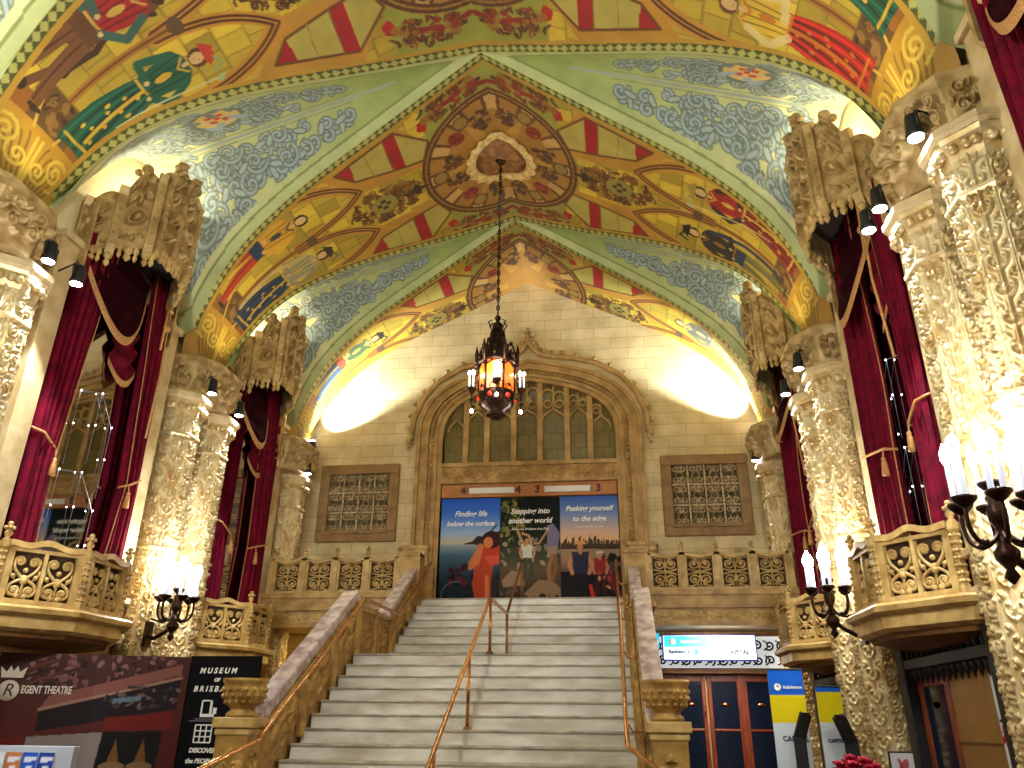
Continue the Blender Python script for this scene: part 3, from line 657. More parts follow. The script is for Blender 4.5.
# traceried window
win = empty('window_1', (0, D_WALL + .12, 7.72)); struct(win)
mb = MB(); mb.prism([(p[0], p[1] - 7.72) for p in [(-2.26, 7.72)] + op + [(2.26, 7.72)]], .06, .09, yz(0))
M_leaded = brick_mat('leaded_glass', (128, 112, 58), (116, 100, 50), (88, 74, 36), .3, .42, .25); mb.build('leaded_glass', M_leaded, win)
zar = lambda x: float(np.interp(x, [p[0] for p in op], [p[1] for p in op])) - 7.72
edges = [-2.2, -1.66, -1.1, -.39, .31, 1.02, 1.62, 2.2]
mb = MB()
for x in edges[1:-1]: mb.box(x - .07, x + .07, -.08, .08, 0, zar(x) + .02)
mb.build('mullions', M_arch, win)
mb = MB(); r = .035
for a, c in zip(edges[:-1], edges[1:]):
    a += .05; c -= .05; m_ = (a + c) / 2; zt = min(1.55, min(zar(a + .1), zar(c - .1)) - .15); zs = zt - .38
    tp = lambda pts, q=r: mb.tube([(p[0], 0, p[1]) for p in pts], q, 6)
    tp(bez([(a, zs), (a, zs + .24), (m_ - .06, zs + .22), (m_, zt)])); tp(bez([(c, zs), (c, zs + .24), (m_ + .06, zs + .22), (m_, zt)]))
    if zar(m_) - zt > .3:
        ze = min(zar(a + .05), zar(c - .05)); tp([(m_, zt), (m_, zar(m_))]); 
        q = (a + m_) / 2; q2 = (m_ + c) / 2; w = (c - a) / 4 - .02
        for qq in (q, q2):
            zz = zar(qq) - .14
            if zz - zt > .15: tp(arc((qq, zz - w), w, 0, PI)); tp(arc((qq, zt + .1), w * .8, -.3, 2 * PI - .3), .025)
mb.build('tracery', M_arch, win)
mb = MB(); mb.ball((0.0, -.05, 1.78), .1, 10, 6); mb.build('boss', M_fret, win)

ln = empty('carved_lintel', (0, D_WALL, 7.2)); tag(ln, 'carved vine lintel between the traceried window and the wooden header', 'lintel')
mb = MB(); mb.box(-2.26, 2.26, -.02, .3, 0, .52); mb.box(-2.26, 2.26, -.1, .0, .44, .54); mb.box(-2.26, 2.26, -.06, .0, 0, .06); mb.build('lintel_block', M_arch, ln)
ft = Tile(.62, .36, 110, False); ft.stroke(bez([(0, .18), (.2, .34), (.42, .02), (.62, .18)]), .03, 1, False)
for c, d in (((.2, .13), 1), ((.42, .24), -1)): ft.stroke(spiral(c, .11, 1.3, 0, d), .026, 1, False); ft.blob(c, .045, .045, 0, 1, False)
for c in ((.06, .28), (.3, .3), (.52, .08), (.33, .06), (.58, .28)): ft.blob(c, .06, .03, .6, .8, False)
mb = MB()
for k in range(7):
    x0 = -2.2 + k * .63; mb.grid(relief((x0, -.022), (x0 + .63, -.022), (.07, .07), (.43, .43), (0, -1), ft, .05, 48, 28))
mb.build('vine_frieze', M_arch, ln)

hdr = empty('door_header', (0, D_WALL, 6.84)); tag(hdr, 'orange wooden header board with two pale sign strips and cinema numbers', 'header board')
mb = MB(); mb.box(-2.24, 2.24, .0, .12, 0, .35); mb.build('board', M_header, hdr, .01)
for x in (-.93, 1.0):
    mb = MB(); mb.box(x - .58, x + .58, -.03, 0, .09, .24); mb.build('sign_strip', M_white, hdr, .006)
M_num = mat('dark_red_numerals', (70, 18, 10), .5, noise=.05)
for x, tx in ((-1.67, '4'), (-.25, '4'), (.24, '3'), (1.78, '3')): text('numeral', tx, .26, M_num, hdr, frame((x, -.012, .165), (1, 0, 0), (0, 0, 1)), bold=.012)
mb = MB()
for x, sx in ((-1.56, 1), (-.34, -1), (1.62, 1)):
    for z in (.12, .21): mb.ball((x, -.005, z), .015, 6, 4)
    mb.prism([(x + sx * .0, .165 - .0), (x - sx * .06, .2), (x - sx * .06, .13)], -.008, 0, yz(0))
mb.build('arrow_marks', M_num, hdr)

# posters ----------------------------------------------------------
def sheet(name, w, h, paint, res, parent, o, ux, uy, th=.02):
    n = int(w / res) + 1; m_ = int(h / res) + 1; U, V = np.meshgrid(np.linspace(0, w, n), np.linspace(0, h, m_), indexing='ij')
    P = Paint(U, V, (128, 128, 128)); paint(P, w, h); ux = np.array(Vector(ux).normalized()); uy = np.array(Vector(uy).normalized())
    pts = np.array(o) + U[..., None] * ux + V[..., None] * uy
    return fast_grid(name, pts, M_print, parent, P.C)
def grad(P, stops):
    v = P.B; hs = [s[0] for s in stops]; P.C = np.stack([np.interp(v, hs, [s[1][k] for s in stops]) for k in range(3)], 1)
def rocks(P, n, x0, x1, y0, y1, cols, seed, r0=.05, r1=.14):
    r = random.Random(seed)
    for i in range(n): P.ell((r.uniform(x0, x1), r.uniform(y0, y1)), r.uniform(r0, r1), r.uniform(r0 * .6, r1 * .7), r.choice(cols), r.uniform(0, 3))
def body(P, x, y, hgt, top, low, skin, hair, lean=0.0, hat=None):
    q = lambda a, b: (x + hgt * (a + lean * b), y + hgt * b)
    for sx in (-1, 1): P.line([q(sx * .05, .48), q(sx * .08, .25), q(sx * .09, 0)], hgt * .1, low); P.line([q(sx * .12, .78), q(sx * .19, .6), q(sx * .14, .46)], hgt * .065, skin)
    P.poly([q(-.11, .46), q(.11, .46), q(.15, .82), q(-.15, .82)], top); P.line([q(0, .8), q(0, .87)], hgt * .06, skin); P.ell(q(0, .92), hgt * .065, hgt * .08, hair); P.ell(q(0, .9), hgt * .05, hgt * .062, skin)
    if hat: P.poly([q(-.12, .94), q(.12, .94), q(.06, 1.0), q(-.06, 1.0)], hat)
def poster_sea(P, w, h):
    grad(P, [(0, (20, 26, 36)), (.7, (30, 48, 66)), (1.25, (74, 106, 128)), (1.5, (150, 160, 164)), (1.54, (196, 180, 156)), (1.8, (150, 176, 214)), (2.3, (60, 110, 206)), (2.7, (36, 84, 190))])
    P.poly([(.55, 1.52), (.8, 1.58), (.95, 1.72), (1.15, 1.7), (1.54, 1.86), (1.54, 1.45), (.9, 1.5)], (44, 44, 38)); rocks(P, 40, 0, w, .0, .75, [(16, 18, 24), (28, 30, 38), (44, 40, 42)], 2)
    rocks(P, 12, .3, .7, .5, 1.0, [(96, 30, 34), (60, 24, 30), (30, 34, 50)], 9, .05, .12)
    P.line([(1.3, 1.86), (1.42, 1.98)], .04, (50, 70, 60)); P.line(arc((.42, .26), .34, 1.2, 3.4), .03, (90, 100, 110))
    sk, rd = (206, 120, 76), (186, 62, 36); P.poly([(.98, .98), (1.5, 1.0), (1.54, 1.45), (1.36, 1.58), (1.08, 1.52), (.96, 1.3)], rd)
    P.poly([(.86, .9), (1.0, 1.0), (1.12, 1.5), (1.0, 1.48), (.72, 1.05)], sk); P.line([(1.02, 1.48), (.8, 1.05), (.78, .92)], .1, sk); P.poly([(.9, .98), (1.36, 1.0), (1.3, .55), (1.3, 0), (.94, 0), (.84, .55)], (178, 66, 40)); P.line([(1.2, .7), (1.22, .1)], .1, (210, 120, 70))
    P.ell((1.3, 1.62), .25, .22, (52, 24, 22)); P.ell((1.22, 1.55), .12, .14, sk); P.poly([(1.1, 1.2), (1.54, 1.25), (1.54, 1.05), (1.3, .98)], (206, 84, 60))
def poster_wild(P, w, h):
    grad(P, [(0, (40, 32, 26)), (.9, (96, 80, 60)), (1.3, (60, 62, 40)), (1.8, (16, 24, 18)), (2.7, (8, 12, 12))])
    rocks(P, 60, 0, .55, 1.55, 2.7, [(96, 104, 44), (54, 74, 36), (130, 120, 60), (30, 44, 24)], 5, .04, .1); rocks(P, 40, .0, w, .9, 1.6, [(120, 116, 96), (70, 66, 50), (40, 44, 30), (150, 140, 120)], 6, .04, .1)
    P.poly([(.05, .62), (.3, .86), (.55, .8), (.62, .5), (.1, .45)], (150, 122, 96)); P.poly([(.6, .3), (.95, .62), (1.3, .6), (1.5, .4), (1.5, .1), (.6, .1)], (142, 112, 88)); rocks(P, 18, 0, w, 0, .4, [(70, 56, 46), (100, 80, 64), (44, 36, 30)], 8)
    body(P, .7, .72, .95, (206, 206, 196), (66, 70, 56), (190, 140, 100), (44, 30, 22), -.04); P.line([(.62, 1.46), (.5, 1.66), (.44, 1.82)], .06, (190, 140, 100)); P.line([(.78, 1.48), (.72, 1.7), (.56, 1.76)], .06, (190, 140, 100))
    P.poly([(1.18, 1.4), (1.42, 1.36), (1.5, 1.74), (1.32, 2.0), (1.16, 1.94)], (120, 110, 140)); P.poly([(1.16, 1.16), (1.4, 1.18), (1.44, 1.42), (1.18, 1.42)], (150, 130, 116)); P.line([(1.3, 1.2), (1.2, .9), (1.22, .64)], .1, (150, 104, 70)); P.line([(1.2, 1.86), (.98, 1.52), (.86, 1.5)], .05, (190, 140, 100)); P.line([(1.36, 1.2), (1.38, .9), (1.3, .62)], .09, (130, 88, 60))
def poster_edge(P, w, h):
    grad(P, [(0, (26, 18, 20)), (.6, (60, 44, 40)), (1.1, (150, 122, 92)), (1.38, (150, 128, 104)), (1.42, (226, 180, 120)), (1.8, (206, 170, 150)), (2.2, (120, 140, 186)), (2.7, (52, 92, 170))])
    r = random.Random(4); x = 0.0
    P.poly([(0, 1.36), (w, 1.34), (w, 1.46), (0, 1.5)], (56, 44, 36))
    while x < w: ww = r.uniform(.03, .08); P.poly([(x, 1.4), (x, 1.46 + r.uniform(.02, .3) * (1 - abs(x - .75) / 1.1)), (x + ww, 1.46 + r.uniform(.02, .26)), (x + ww, 1.4)], (70, 54, 46)); x += ww * 1.15
    rocks(P, 22, .9, w, .2, 1.2, [(52, 40, 36), (80, 60, 50), (30, 24, 26)], 3); P.poly([(0, .0), (w, 0), (w, .5), (.6, .85), (0, .8)], (22, 18, 24))
    body(P, .48, .1, 1.45, (40, 44, 70), (24, 22, 34), (190, 130, 96), (50, 32, 24), .0, (206, 150, 90)); body(P, .95, .3, 1.0, (150, 40, 44), (70, 26, 30), (190, 130, 100), (206, 200, 190), .0, (200, 190, 176))
    P.poly([(.66, .5), (.74, .5), (.84, .1), (.74, .08)], (196, 50, 40)); P.poly([(1.2, .9), (1.45, .2), (1.4, .1), (1.1, .6)], (120, 36, 34)); rocks(P, 8, .9, 1.2, .4, .8, [(160, 70, 60), (206, 160, 140)], 12, .03, .07)
for x0, x1, pf, lab, lines in (
    (-2.22, -.71, poster_sea, 'poster of a woman in an orange dress by the sea under blue sky', (('Finding life', 2.28, .23), ('below the surface', 2.03, .2))),
    (-.70, .79, poster_wild, 'middle dark green poster of two people balancing on rocks', (('Stepping into', 2.32, .25), ('another world', 2.08, .25), ('from one Brisbane Any Day', 1.87, .11))),
    (.80, 2.24, poster_edge, 'poster of a man in a hat before a city skyline at sunset', (('Pushing yourself', 2.36, .24), ('to the edge', 2.1, .24), ('find your Brisbane Any Day', 1.9, .08)))):
    t = empty('poster', (x0, D_WALL + .05, 4.14)); tag(t, lab, 'poster', 'posters filling the arched doorway')
    mb = MB(); mb.box(0, x1 - x0, .005, .04, 0, 2.68); bb = mb.build('backing_board', M_black, t)
    pic = sheet('printed_picture', x1 - x0, 2.68, pf, .014, t, (0, 0, 0), (1, 0, 0), (0, 0, 1))
    for s_, z, sz in lines: text('lettering', s_, sz * (.84 if x0 < -1 else .74), M_text, pic, frame(((x1 - x0) * .5, -.006, z), (1, 0, 0), (0, 0, 1)), shear=.28, bold=.004 if sz > .15 else 0)

# wall grilles -----------------------------------------------------
def grille():
    t = empty('wall_grille', (0, 0, 0)); w, h = 1.06, 1.02
    mb = MB()
    for (a, c, e, f) in ((-w, w, -h, -h + .26), (-w, w, h - .26, h), (-w, -w + .26, -h + .26, h - .26), (w - .26, w, -h + .26, h - .26)): mb.box(a, c, -.1, .05, e, f)
    mb.build('stone_frame', M_grframe, t, .03)
    mb = MB(); mb.box(-w + .2, w - .2, -.16, -.05, -h + .2, -h + .28); mb.build('sill', M_grframe, t, .02)
    mb = MB(); mb.box(-w + .2, w - .2, .0, .02, -h + .2, h - .2); mb.build('dark_backing', M_void, t)
    mb = MB(); W, H = w - .24, h - .24
    for i in range(5): x = -W + 2 * W * i / 4; mb.bar((x, -.04, -H), (x, -.04, H), .045, .05, (0, 1, 0))
    for j in range(4): z = -H + 2 * H * j / 3; mb.bar((-W, -.04, z), (W, -.04, z), .04, .05, (0, 1, 0))
    for i in range(4):
        for j in range(6):
            cx = -W + 2 * W * (i + .5) / 4; cz = -H + 2 * H * (j + .5) / 6; a = W / 4 * .5
            for sx in (-1, 1):
                mb.tube([(cx + p[0] * sx, -.04, cz + 1.35 * p[1] * (1 if j % 2 else -1)) for p in spiral((a, .02), a * .85, 1.3, 2.4, 1, 12)], .019, 5)
            mb.tube([(cx + p[0], -.04, cz + p[1]) for p in arc((0, 0), a * .5, 0, 2 * PI, 9)], .016, 5)
            for sx in (-1, 1): mb.tube([(cx - sx * a * .9, -.035, cz - a * 1.2), (cx, -.035, cz - a * .4), (cx + sx * a * .9, -.035, cz + a * 1.2)], .013, 4)
    mb.build('lattice', M_lattice, t); return t
g = grille(); 
for i, (x, lab) in enumerate(((-4.42, 'square bronze lattice grille in a stone frame left of the arch'), (4.4, 'square bronze lattice grille in a stone frame right of the arch'))):
    place(g, i, (x, D_WALL, 6.76), 0, lab, 'grille', 'lattice grilles on the back wall')

# mezzanine balustrades --------------------------------------------
def flower_panel(mb, cx, cz, w, h, y, r=.016):
    """pierced panel: four curling leaves round a centre, drawn with rods"""
    for sx in (-1, 1):
        for sz in (-1, 1):
            mb.tube([(cx + sx * p[0], y, cz + sz * p[1]) for p in spiral((w * .25, h * .26), w * .21, 1.5, 3.6, 1, 20)], r, 5)
            mb.tube([(cx + sx * p[0], y, cz + sz * p[1]) for p in bez([(0, 0), (w * .1, h * .04), (w * .34, h * .02), (w * .46, h * .1)], 8)], r, 5)
            mb.tube([(cx + sx * p[0], y, cz + sz * p[1]) for p in bez([(0, h * .1), (w * .02, h * .3), (w * .2, h * .5), (w * .46, h * .46)], 8)], r, 5)
            mb.ball((cx + sx * w * .25, y, cz + sz * h * .26), r * 2.2, 7, 5); mb.ball((cx + sx * w * .12, y, cz + sz * h * .42), r * 1.8, 6, 4)
    mb.ball((cx, y, cz), r * 2.4, 8, 6); mb.tube([(cx, y, cz - h / 2), (cx, y, cz + h / 2)], r * .9, 5)
def pierced_frame(mb, cx, cz, W, H, w, h, y, th):
    mb.box(cx - W / 2, cx - w / 2, y - th, y + th, cz - H / 2, cz + H / 2); mb.box(cx + w / 2, cx + W / 2, y - th, y + th, cz - H / 2, cz + H / 2)
    mb.box(cx - w / 2, cx + w / 2, y - th, y + th, cz + h / 2, cz + H / 2); mb.box(cx - w / 2, cx + w / 2, y - th, y + th, cz - H / 2, cz - h / 2)
def finial(mb, c, s=1.0):
    mb.lathe([(.05 * s, 0), (.055 * s, .02 * s), (.025 * s, .05 * s), (.05 * s, .09 * s), (.05 * s, .11 * s), (.02 * s, .15 * s)], 8, c)
    for a in range(4): mb.ball((c[0] + .045 * s * math.cos(a * PI / 2 + .78), c[1] + .045 * s * math.sin(a * PI / 2 + .78), c[2] + .17 * s), .028 * s, 6, 4)
    mb.ball((c[0], c[1], c[2] + .22 * s), .036 * s, 7, 5)
MEZ = 17.5
M_mez = mat('mezzanine_stone', (188, 152, 82), .5, rgb2=(146, 110, 50), nscale=4)
for sx, nm in ((-1, 'left'), (1, 'right')):
    t = empty('mezzanine_balustrade', (0, MEZ, 4.14)); tag(t, 'pierced stone balustrade with four panels on the mezzanine %s of the stairs' % nm, 'balustrade', 'mezzanine balustrades')
    xs = [2.82, 3.56, 4.31, 5.07, 5.84]
    for a, c in zip(xs[:-1], xs[1:]):
        m_ = sx * (a + c) / 2
        mb = MB(); pierced_frame(mb, m_, .5, .64, .76, .54, .66, 0, .05); flower_panel(mb, m_, .5, .54, .66, 0, .02); pn = mb.build('pierced_panel', M_fret, t)
        mb = MB(); mb.box(m_ - .3, m_ + .3, .05, .07, .12, .86); mb.build('shade_backing', mat('panel_shade_tone', (62, 44, 22), .8, noise=.2), pn)  # added dark sheet, its colour standing in for shade behind the openings
    for a in xs:
        mb = MB(); mb.box(sx * a - .065, sx * a + .065, -.09, .08, .02, .93); mb.box(sx * a - .09, sx * a + .09, -.11, .1, .0, .12); finial(mb, (sx * a, 0, .93), 1.0); mb.build('post', M_fret, t)
    for a, c in zip(xs[:-1], xs[1:]):
        n = 15; top = [(sx * (a + (c - a) * i / (n - 1)), .88 + .035 * math.cos(2 * PI * i / (n - 1))) for i in range(n)]
        mb = MB(); mb.prism(top + [(p[0], p[1] - .06) for p in top[::-1]], -.09, .09, yz(0)); mb.build('wavy_rail', M_fret, t)
    mb = MB(); x0, x1 = sorted((sx * 2.3, sx * 6.18)); mb.box(x0, x1, -.12, .12, .0, .12); mb.box(x0, x1, -.06, .1, -.2, .0); mb.box(x0, x1, -.16, .1, -.28, -.2); mb.box(x0, x1, -.08, .1, -.58, -.28); mb.box(x0, x1, -.12, .1, -.64, -.58)
    mb.build('moulded_fascia', M_mez, t)
    mb = MB()
    for a, c in ((2.5, 3.9), (4.0, 5.4)):
        for k in range(4): mb.grid(relief((sx * a + sx * k * (c - a) / 4, -.082), (sx * a + sx * (k + 1) * (c - a) / 4, -.082), (-.53, -.53), (-.33, -.33), (0, -1), ft, .03, 30, 14))
    mb.build('vine_frieze', M_fret, t)
    mb = MB(); mb.box(*sorted((sx * 2.3, sx * 2.76)), -.1, .3, .0, .98); mb.box(*sorted((sx * 2.3, sx * 2.8)), -.14, .34, .92, 1.0); mb.build('end_pier', M_mez, t)
# ------------------------------------------------------------------ side walls, bay by bay
WX = 6.2
def wl(side): return (-WX if side < 0 else WX), (0.0 if side < 0 else PI)
SN = {-1: 'left', 1: 'right'}

# engaged octagonal column ------------------------------------------
def octo(r, n0=-2, n1=2, c=(.2, 0)):
    """corner points of the front facets, apothem r"""
    R = r / math.cos(PI / 8); return [(c[0] + R * math.cos((k - .5) * PI / 4), c[1] + R * math.sin((k - .5) * PI / 4)) for k in range(n0, n1 + 2)]
def octring(r, z, c=(.2, 0)): return [(x, y, z) for x, y in octo(r, -3, 4, c)[:8]]
def make_column():
    t = empty('carved_column'); ap = .36; pts = octo(ap)
    mb = MB()
    for k, (a, c) in enumerate(zip(pts[:-1], pts[1:])):
        ang = (k - 2) * PI / 4; out = (math.cos(ang), math.sin(ang))
        mb.grid(relief(a, c, (.0, .0), (6.86, 6.86), out, VINE if k % 2 == 0 else LEAF, .06, 26, 440, True))
    mb.build('carved_shaft', M_col, t)
    mb = MB(); mb.loft([octring(r, z) for r, z in ((.37, 6.36), (.41, 6.39), (.41, 6.43), (.37, 6.46))], True)
    mb.build('neck_ring', M_col, t)
    for z in (4.12, 4.3):
        mb = MB(); mb.loft([octring(r, z + d) for r, d in ((.37, -.04), (.425, -.02), (.425, .02), (.37, .04))], True); mb.build('band', M_col, t)
    mb = MB(); mb.loft([octring(r, z) for r, z in ((.37, 6.74), (.4, 6.8), (.41, 6.9), (.47, 7.0), (.48, 7.06))], True)
    for k in range(5):
        ang = (k - 2) * PI / 4; 
        for d in (-.1, .03, .12):
            c = (.2 + .45 * math.cos(ang) - d * math.sin(ang), .45 * math.sin(ang) + d * math.cos(ang)); mb.ball((c[0], c[1], 6.93 - .05 * abs(d)), .06, 7, 5)
    mb.build('leafy_capital', M_col, t)
    mb = MB(); mb.loft([octring(r, z) for r, z in ((.49, 7.06), (.52, 7.1), (.52, 7.18), (.46, 7.24))], True); mb.build('abacus', M_pale, t, .0)
    mb = MB(); mb.loft([octring(r, z) for r, z in ((.5, 0), (.5, .25), (.44, .34), (.42, .4))], True); mb.build('base', M_col, t)
    return t
colp = make_column(); n = 0
GRP = 'carved octagonal wall columns'
for side, Y, lab in ((-1, 6.95, 'carved column at the left edge, nearer of the front pair'), (-1, 8.2, 'carved column on the left wall just before the nearer left curtain'),
                     (1, 6.95, 'large carved column at the right edge behind the big candelabra'), (1, 8.2, 'carved column on the right between the big candelabra and the nearer curtain'),
                     (-1, 12.83, 'carved column on the left wall right behind the left candelabra'), (-1, 14.0, 'carved column on the left wall just before the farther left curtain'),
                     (1, 12.83, 'carved column on the right wall just past the nearer right curtain'), (1, 14.0, 'carved column on the right wall just before the farther right curtain'),
                     (-1, 18.2, 'carved corner column at the far end of the left wall'), (1, 18.2, 'carved corner column at the far end of the right wall')):
    X, rz = wl(side); place(colp, n, (X, Y, 0), rz, lab, 'column', GRP); n += 1

# carved corbel block above each pair --------------------------------
def make_block():
    t = empty('carved_corbel'); pl = [(0, -.95), (.5, -.8), (.78, -.42), (.78, .42), (.5, .8), (0, .95)]
    ring = lambda k, z: [(x * k, y * (.55 + .45 * k), z) for x, y in pl]
    mb = MB(); mb.loft([ring(.72, 7.22), ring(.78, 7.26), ring(.82, 7.34), ring(.98, 7.82), ring(1.06, 7.9), ring(1.06, 7.98), ring(.9, 8.06)], True); mb.build('corbel_body', M_stone, t)
    til = scroll_panel_tile(.6, .5); U, V = np.meshgrid(np.linspace(0, 1, 60), np.linspace(0, 1, 48))
    mb = MB()
    for (a, c) in zip(pl[:-1], pl[1:]):
        L = math.hypot(c[0] - a[0], c[1] - a[1]); ox, oy = (c[1] - a[1]) / L, -(c[0] - a[0]) / L
        K = .82 + .17 * V; H = .12 * til.at(U * .6, V * .5) * np.clip(np.minimum(U, 1 - U) * L / .02, 0, 1)
        X = (a[0] + (c[0] - a[0]) * U) * K + ox * (H + .004); Y = (a[1] + (c[1] - a[1]) * U) * (.55 + .45 * K) + oy * (H + .004)
        mb.grid(np.stack([X, Y, 7.35 + .5 * V], -1))
    mb.build('leaf_carving', M_stone, t); return t
bp_ = make_block(); n = 0
for side, Y, lab in ((-1, P0 - .1, 'carved stone corbel above the front pair of columns on the left'), (1, P0 - .1, 'carved stone corbel above the front pair of columns on the right'), (-1, 13.42, 'carved stone corbel above the middle pair of columns on the left'), (1, 13.42, 'carved stone corbel above the middle pair of columns on the right'), (-1, 17.95, 'carved stone corbel in the far left corner'), (1, 17.95, 'carved stone corbel in the far right corner')):
    X, rz = wl(side); place(bp_, n, (X, Y, 0), rz, lab, 'corbel', 'carved corbels under the vault'); n += 1

# canopy hoods over the mirrors ---------------------------------------
def make_canopy():
    t = empty('window_canopy')
    A, Bc, Cc, Dd = (.03, -1.32), (.82, -.52), (.82, .52), (.03, 1.32)
    segs = [(A, Bc, (8.35, 8.78), (9.2, 10.25)), (Bc, (.82, 0), (8.78, 9.02), (10.25, 10.55)), ((.82, 0), Cc, (9.02, 8.78), (10.55, 10.25)), (Cc, Dd, (8.78, 8.35), (10.25, 9.2))]
    def at(p, q, u): return (p[0] + (q[0] - p[0]) * u, p[1] + (q[1] - p[1]) * u)
    lr = lambda a, u: a[0] + (a[1] - a[0]) * u
    drops = []
    for si, (p, q, zb, zt) in enumerate(segs):
        w = math.hypot(q[0] - p[0], q[1] - p[1]); d = ((q[0] - p[0]) / w, (q[1] - p[1]) / w); out = (d[1], -d[0])
        if out[0] < 0: out = (-out[0], -out[1])
        if si in (0, 3): cuts = [(0, .1, 'r'), (.1, .4, 's'), (.4, .52, 'r'), (.52, .88, 'x'), (.88, 1.0, 'r')]
        else: cuts = [(0, .2, 'r'), (.2, .9, 'x'), (.9, 1.0, 'h')]
        if si == 3 or si == 2: cuts = [(1 - b_, 1 - a_, k) for a_, b_, k in cuts]
        for a_, b_, k in cuts:
            pa, pb = at(p, q, a_), at(p, q, b_); ww = w * (b_ - a_); Zb = (lr(zb, a_), lr(zb, b_)); Zt = (lr(zt, a_), lr(zt, b_)); m_ = at(p, q, (a_ + b_) / 2); zbm, ztm = sum(Zb) / 2, sum(Zt) / 2
            if k in 'sx':
                hh = ztm - zbm; til = s_tile(.34, hh) if k == 's' else rich_tile(.36, hh)
                amp = .10 if k == 's' else .26
                P = relief(pa, pb, Zb, Zt, out, til, .085 if k == 's' else .13, 38, 110, False, crest=lambda U, amp=amp: amp * np.sin(PI * U) ** .8)
                P[..., 0] += out[0] * (.0 if k == 's' else .03); P[..., 1] += out[1] * (.0 if k == 's' else .03)
                cpn = slab_from(P, out, .07).build('carved_panel', M_canopy, t)
                if k == 'x':
                    mb = MB(); c = (m_[0] + out[0] * .04, m_[1] + out[1] * .04, ztm + .3); mb.ball(c, .1, 10, 7); mb.ball((c[0] + out[0] * .09, c[1] + out[1] * .09, c[2]), .045, 7, 5)
                    for sd in (-1, 1): mb.ball((c[0] + d[0] * .13 * sd, c[1] + d[1] * .13 * sd, c[2] - .12), .065, 8, 5)
                    mb.build('crest_knob', M_canopy, cpn)
                drops.append((m_, zbm, .11)); drops.append((at(p, q, a_ + (b_ - a_) * .2), zbm + .02, .07)); drops.append((at(p, q, a_ + (b_ - a_) * .8), zbm + .02, .07))
            else:
                mb = MB(); o1 = .05
                vs = []
                for z, x_ in ((zbm - .12, .03), (zbm + .05, .1), (ztm - .12, .1), (ztm + .02, .15), (ztm + .1, .05)):
                    vs.append([(pa[0] + out[0] * x_, pa[1] + out[1] * x_, z), (pb[0] + out[0] * x_, pb[1] + out[1] * x_, z), (pb[0] - out[0] * .05, pb[1] - out[1] * .05, z), (pa[0] - out[0] * .05, pa[1] - out[1] * .05, z)])
                mb.loft(vs, True); 
                for z in np.arange(zbm + .1, ztm - .1, .16): mb.ball((m_[0] + out[0] * .1, m_[1] + out[1] * .1, z), min(.035, ww * .3), 7, 5)
                mb.build('pilaster_rib', M_canopy, t); drops.append((m_, zbm - .1, .09))
    for m_, z, r in drops:
        mb = MB(); mb.lathe([(.3 * r, .06), (r * .7, .0), (r * .75, -.05), (r * .3, -.1), (r * .55, -.14), (r * .5, -.18), (r * .1, -.23)], 7, (m_[0], m_[1], z)); mb.build('pendant_drop', M_fret, t)
    for sy in (-1, 1):
        mb = MB(); til = s_tile(.26, 1.5); P = relief((.0, sy * 1.33), (.3, sy * 1.33), (7.7, 7.9), (9.25, 9.3), (0, sy), til, .05, 24, 60)
        slab_from(P, (0, sy), .06).build('side_console', M_canopy, t)
    mb = MB(); mb.add([(0, -1.3, 9.0), (.8, -.5, 9.15), (.8, .5, 9.15), (0, 1.3, 9.0), (0, -1.3, 9.05), (.8, -.5, 9.2), (.8, .5, 9.2), (0, 1.3, 9.05)], [(0, 1, 2, 3), (7, 6, 5, 4), (0, 4, 5, 1), (1, 5, 6, 2), (2, 6, 7, 3), (3, 7, 4, 0)])  # board added inside the hood to keep its uplight off the drapes
    mb.build('light_block_board', mat('dark_light_block', (40, 24, 14), .8, noise=.2), t)
    return t
canp = make_canopy(); n = 0
BAYS = [(-1, B1 + .02, 'nearer left'), (1, B1 + .02, 'nearer right'), (-1, B2, 'farther left'), (1, B2, 'farther right')]
for side, Y, w in BAYS:
    X, rz = wl(side); place(canp, n, (X, Y, 0), rz, 'carved gilded hood over the %s mirror and its curtains' % w, 'canopy', 'carved hoods over the mirrors'); n += 1
place(canp, n, (WX, 5.0, 0), PI, 'carved gilded hood cut off by the top right corner', 'canopy', 'carved hoods over the mirrors')

# mirrors with smooth pilaster jambs ----------------------------------
def make_mirror():
    t = empty('tall_mirror'); mb = MB(); mb.box(.02, .05, -1.24, 1.24, 2.95, 8.5); mb.build('mirror_glass', M_mirror, t)
    mb = MB(); mb.box(.0, .09, -1.3, -1.22, 2.9, 8.6); mb.box(.0, .09, 1.22, 1.3, 2.9, 8.6); mb.box(.0, .09, -1.3, 1.3, 8.5, 8.6); mb.build('thin_frame', M_pale, t); return t
mir = make_mirror(); n = 0
for side, Y, w in BAYS:
    X, rz = wl(side); place(mir, n, (X, Y, 0), rz, 'tall mirror between red curtains in the %s bay, reflecting the hall' % w, 'mirror', 'tall wall mirrors'); n += 1
k = 1
for side, Y in ((-1, B1), (1, B1), (-1, B2), (1, B2), (1, 5.0)):
    X, rz = wl(side)
    for sy in (-1, 1):
        mb = MB(); s_ = -side
        x0 = X; xa, xb = sorted((X - s_ * .02, X + s_ * .2)); mb.box(xa, xb, Y + sy * 1.5 - .19, Y + sy * 1.5 + .19, 2.7, 8.4)
        xa, xb = sorted((X, X + s_ * .27)); mb.box(xa, xb, Y + sy * 1.5 - .24, Y + sy * 1.5 + .24, 2.7, 3.0); mb.box(xa, xb, Y + sy * 1.5 - .23, Y + sy * 1.5 + .23, 3.32, 3.42)
        mb.box(xa, xb, Y + sy * 1.5 - .22, Y + sy * 1.5 + .22, 8.3, 8.42)
        struct(mb.build('trim_%d' % k, M_pale, None, .015)); k += 1

